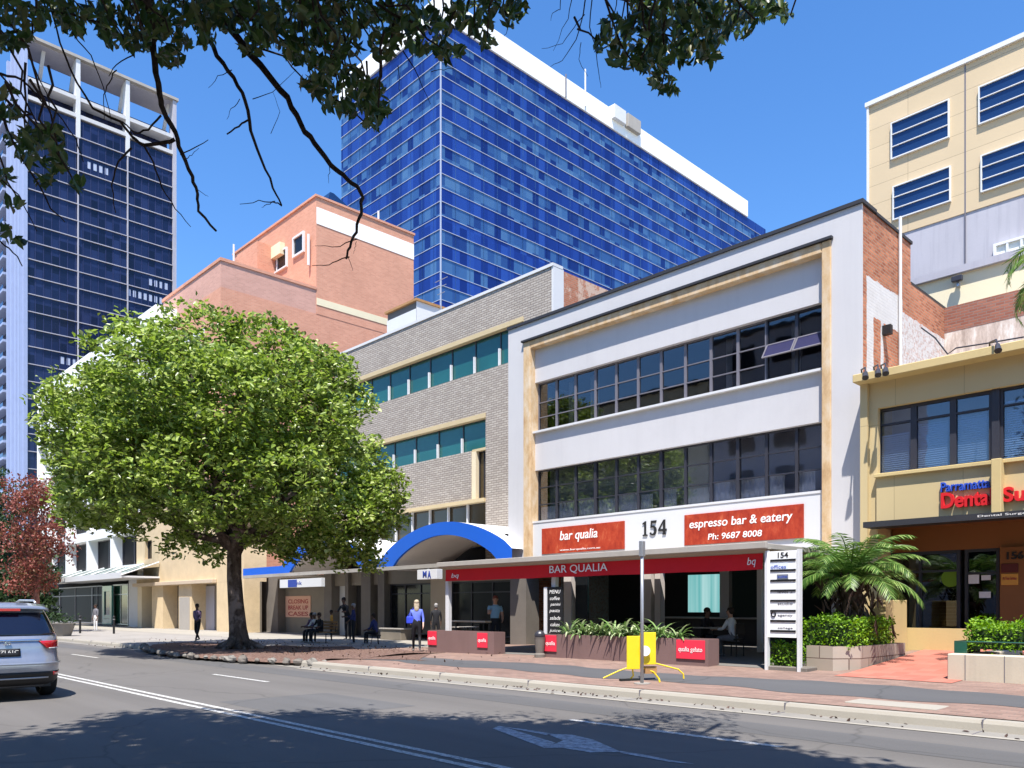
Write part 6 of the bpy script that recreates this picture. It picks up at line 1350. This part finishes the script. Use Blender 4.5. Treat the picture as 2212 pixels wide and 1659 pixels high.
def rear(y, z, off=0.0):
    r_, f_, w_ = cpar(z); c_ = (r_+f_)/2; a_ = (f_-r_)/2; u = min(.999, abs(y)/w_); return (CX0-(c_-a_*(1-u**EXP)**(1/EXP))+off, CYC+y, z)
def rpatch(name, mat, z0, z1, yl, yr, off=.006, nz=8, ny=16, th=.01, par=None, bev=0):
    """panel that follows the tail; yl and yr give its sides as a share of the half width"""
    V = []; m_ = MB()
    for a_ in range(nz+1):
        z = z0+(z1-z0)*a_/nz; t = a_/nz; l_ = yl(t) if callable(yl) else yl; r2 = yr(t) if callable(yr) else yr
        for b_ in range(ny+1): y = l_+(r2-l_)*b_/ny; V.append(rear(y, z, off))
    m_.add(V, [(a_*(ny+1)+b_, a_*(ny+1)+b_+1, (a_+1)*(ny+1)+b_+1, (a_+1)*(ny+1)+b_) for a_ in range(nz) for b_ in range(ny)])
    o = m_.build(name, mat, par or car, smooth=True); md = o.modifiers.new('thick', 'SOLIDIFY'); md.thickness = th; md.offset = 1; return o
rpatch('rear_window', 'car_glass', 1.13, 1.52, lambda t: -.80+.12*t, lambda t: .80-.12*t, .004, 10, 24)
rpatch('tailgate_moulding', 'chrome', 1.035, 1.06, -.52, .52, .012, 2, 20, .015)
rpatch('rear_bumper', 'car_black', .27, .50, -.90, .90, .004, 6, 30)
rpatch('bumper_insert', 'car_silver', .385, .41, -.62, .62, .012, 2, 20)
rpatch('bumper_step', 'car_silver', .625, .665, -.86, .86, .03, 2, 30, .02)
for s_ in (-1, 1):
    rpatch('tail_lamp', 'lamp_red', .90, 1.03, (lambda t, s_=s_: s_*(.60-.12*t)), s_*.948, .012, 6, 14)
    rpatch('lamp_trim', 'white_clean', .895, .91, s_*.64, s_*.945, .014, 2, 10)
    rpatch('reflector', 'lamp_red', .43, .485, s_*.70, s_*.86, .010, 3, 6)
rpatch('plate', 'black', .78, .91, -.19, .19, .012, 3, 6, .008)
pl = textbox('plate_lettering', 'BZJ 61C', CYC-.16, CYC+.16, .81, .885, CX0-.09+.024, 'letter_white', car, .003, .01, axis='x')
em = MB().ring((CX0-.10+.02, CYC, 1.0), .045, .008, 'x', 24, 6, .66); em.ring((CX0-.10+.02, CYC, 1.0), .018, .006, 'x', 16, 6, 1.5); em.ring((CX0-.10+.02, CYC, 1.008), .028, .006, 'x', 16, 6, .5); em.build('emblem', 'chrome', car, smooth=True)
# spoiler with brake light
sp_ = MB(); sp_.prism([(CX0-.46, 1.585), (CX0-.42, 1.60), (CX0-.70, 1.70), (CX0-1.0, 1.715), (CX0-.9, 1.66), (CX0-.62, 1.62)], CYC-.62, CYC+.62) if 0 else None
V = []
for b_ in range(21):
    y = -.70+1.4*b_/20; k_ = 1-(abs(y)/.76)**4*.8
    V += [(CX0-.44, CYC+y, 1.55+.03*k_), (CX0-.40, CYC+y, 1.575+.03*k_), (CX0-.72, CYC+y, 1.65+.05*k_), (CX0-.70, CYC+y, 1.60+.03*k_)]
sp_.add(V, [(4*b_+i, 4*b_+(i+1) % 4, 4*b_+4+(i+1) % 4, 4*b_+4+i) for b_ in range(20) for i in range(4)]+[(0, 1, 2, 3), (80, 81, 82, 83)]); sp_.build('spoiler', 'car_silver', car, smooth=True)
MB().box(CX0-.43, CX0-.395, CYC-.26, CYC+.26, 1.555, 1.60).build('brake_lamp', 'lamp_red', car)
MB().tube([(CX0-.30, CYC-.08, 1.16), (CX0-.37, CYC+.34, 1.19)], .012, 6).build('rear_wiper', 'black', car)
for s_ in (-1, 1):
    m_ = MB(); m_.tube([(CX0-.85, CYC+s_*.60, 1.70), (CX0-1.0, CYC+s_*.60, 1.745), (CX0-2.1, CYC+s_*.62, 1.755), (CX0-2.4, CYC+s_*.62, 1.70)], .02, 8); m_.build('roof_rail', 'alu', car, smooth=True)
    V = []; 
    for a_ in range(7):
        z = 1.14+.36*a_/6; r_, f_, w_ = cpar(z)
        for b_ in range(13):
            x = (r_+.35)+(f_-.35-(r_+.35))*b_/12; c_ = (r_+f_)/2; aa = (f_-r_)/2; u = abs((x-c_)/aa); y = w_*(1-u**EXP)**(1/EXP); V.append((CX0-x, CYC+s_*(y+.006), z))
    MB().add(V, [(a_*13+b_, a_*13+b_+1, a_*13+14+b_, a_*13+13+b_) for a_ in range(6) for b_ in range(12)]).build('side_window', 'car_glass', car, smooth=True)
    m_ = MB(); m_.ball((CX0-3.15, CYC+s_*1.04, 1.12), (.06, .11, .08), 10, 7); m_.build('door_mirror', 'car_silver', car, smooth=True)
    rpatch('quarter_trim', 'car_black', .27, .42, s_*.90, s_*.93, .008, 3, 3)
    for xw in (1.0, 3.85):
        cx_, cy_ = CX0-xw, CYC+s_*.80
        w = root('wheel_tmp', '', '', (0, 0, 0)); bpy.data.objects.remove(w)
        ty = MB(); prof = [(.24, -.11), (.33, -.115), (.36, -.08), (.365, 0), (.36, .08), (.33, .115), (.24, .11)]
        k_ = 32; V = []
        for i in range(k_):
            q = 2*math.pi*i/k_
            for r_, y in prof: V.append((cx_+r_*math.cos(q), cy_+y, .365+r_*math.sin(q)))
        np_ = len(prof); ty.add(V, [(i*np_+j_, ((i+1) % k_)*np_+j_, ((i+1) % k_)*np_+(j_+1) % np_, i*np_+(j_+1) % np_) for i in range(k_) for j_ in range(np_)]); wh = ty.build('wheel', 'rubber', car, smooth=True)
        rm = MB(); rm.tube([(cx_, cy_-.09, .365), (cx_, cy_+.09, .365)], .235, 28); rm.build('rim', 'alu', wh)
        for i in range(5):
            q = 2*math.pi*i/5; rm = MB(); yo = cy_+s_*.10; rm.tube([(cx_, yo, .365), (cx_+.22*math.cos(q), yo, .365+.22*math.sin(q))], .026, 6); rm.build('spoke', 'chrome', wh)
        MB().tube([(cx_, cy_+s_*.10, .365), (cx_, cy_+s_*.135, .365)], .05, 12).build('hub_cap', 'alu', wh)
MB().box(CX0-4.4, CX0-.25, CYC-.70, CYC+.70, .22, .42).build('underbody', 'car_black', car)
MB().tube([(CX0-.05, CYC-.5, .27), (CX0-.4, CYC-.5, .27)], .035, 10).build('exhaust', 'chrome', car)
for l_ in (-1, 1): 
    MB().ball((CX0-4.66, CYC+l_*.66, .80), (.10, .2, .09), 12, 8).build('headlight', 'frame_white', car, smooth=True)
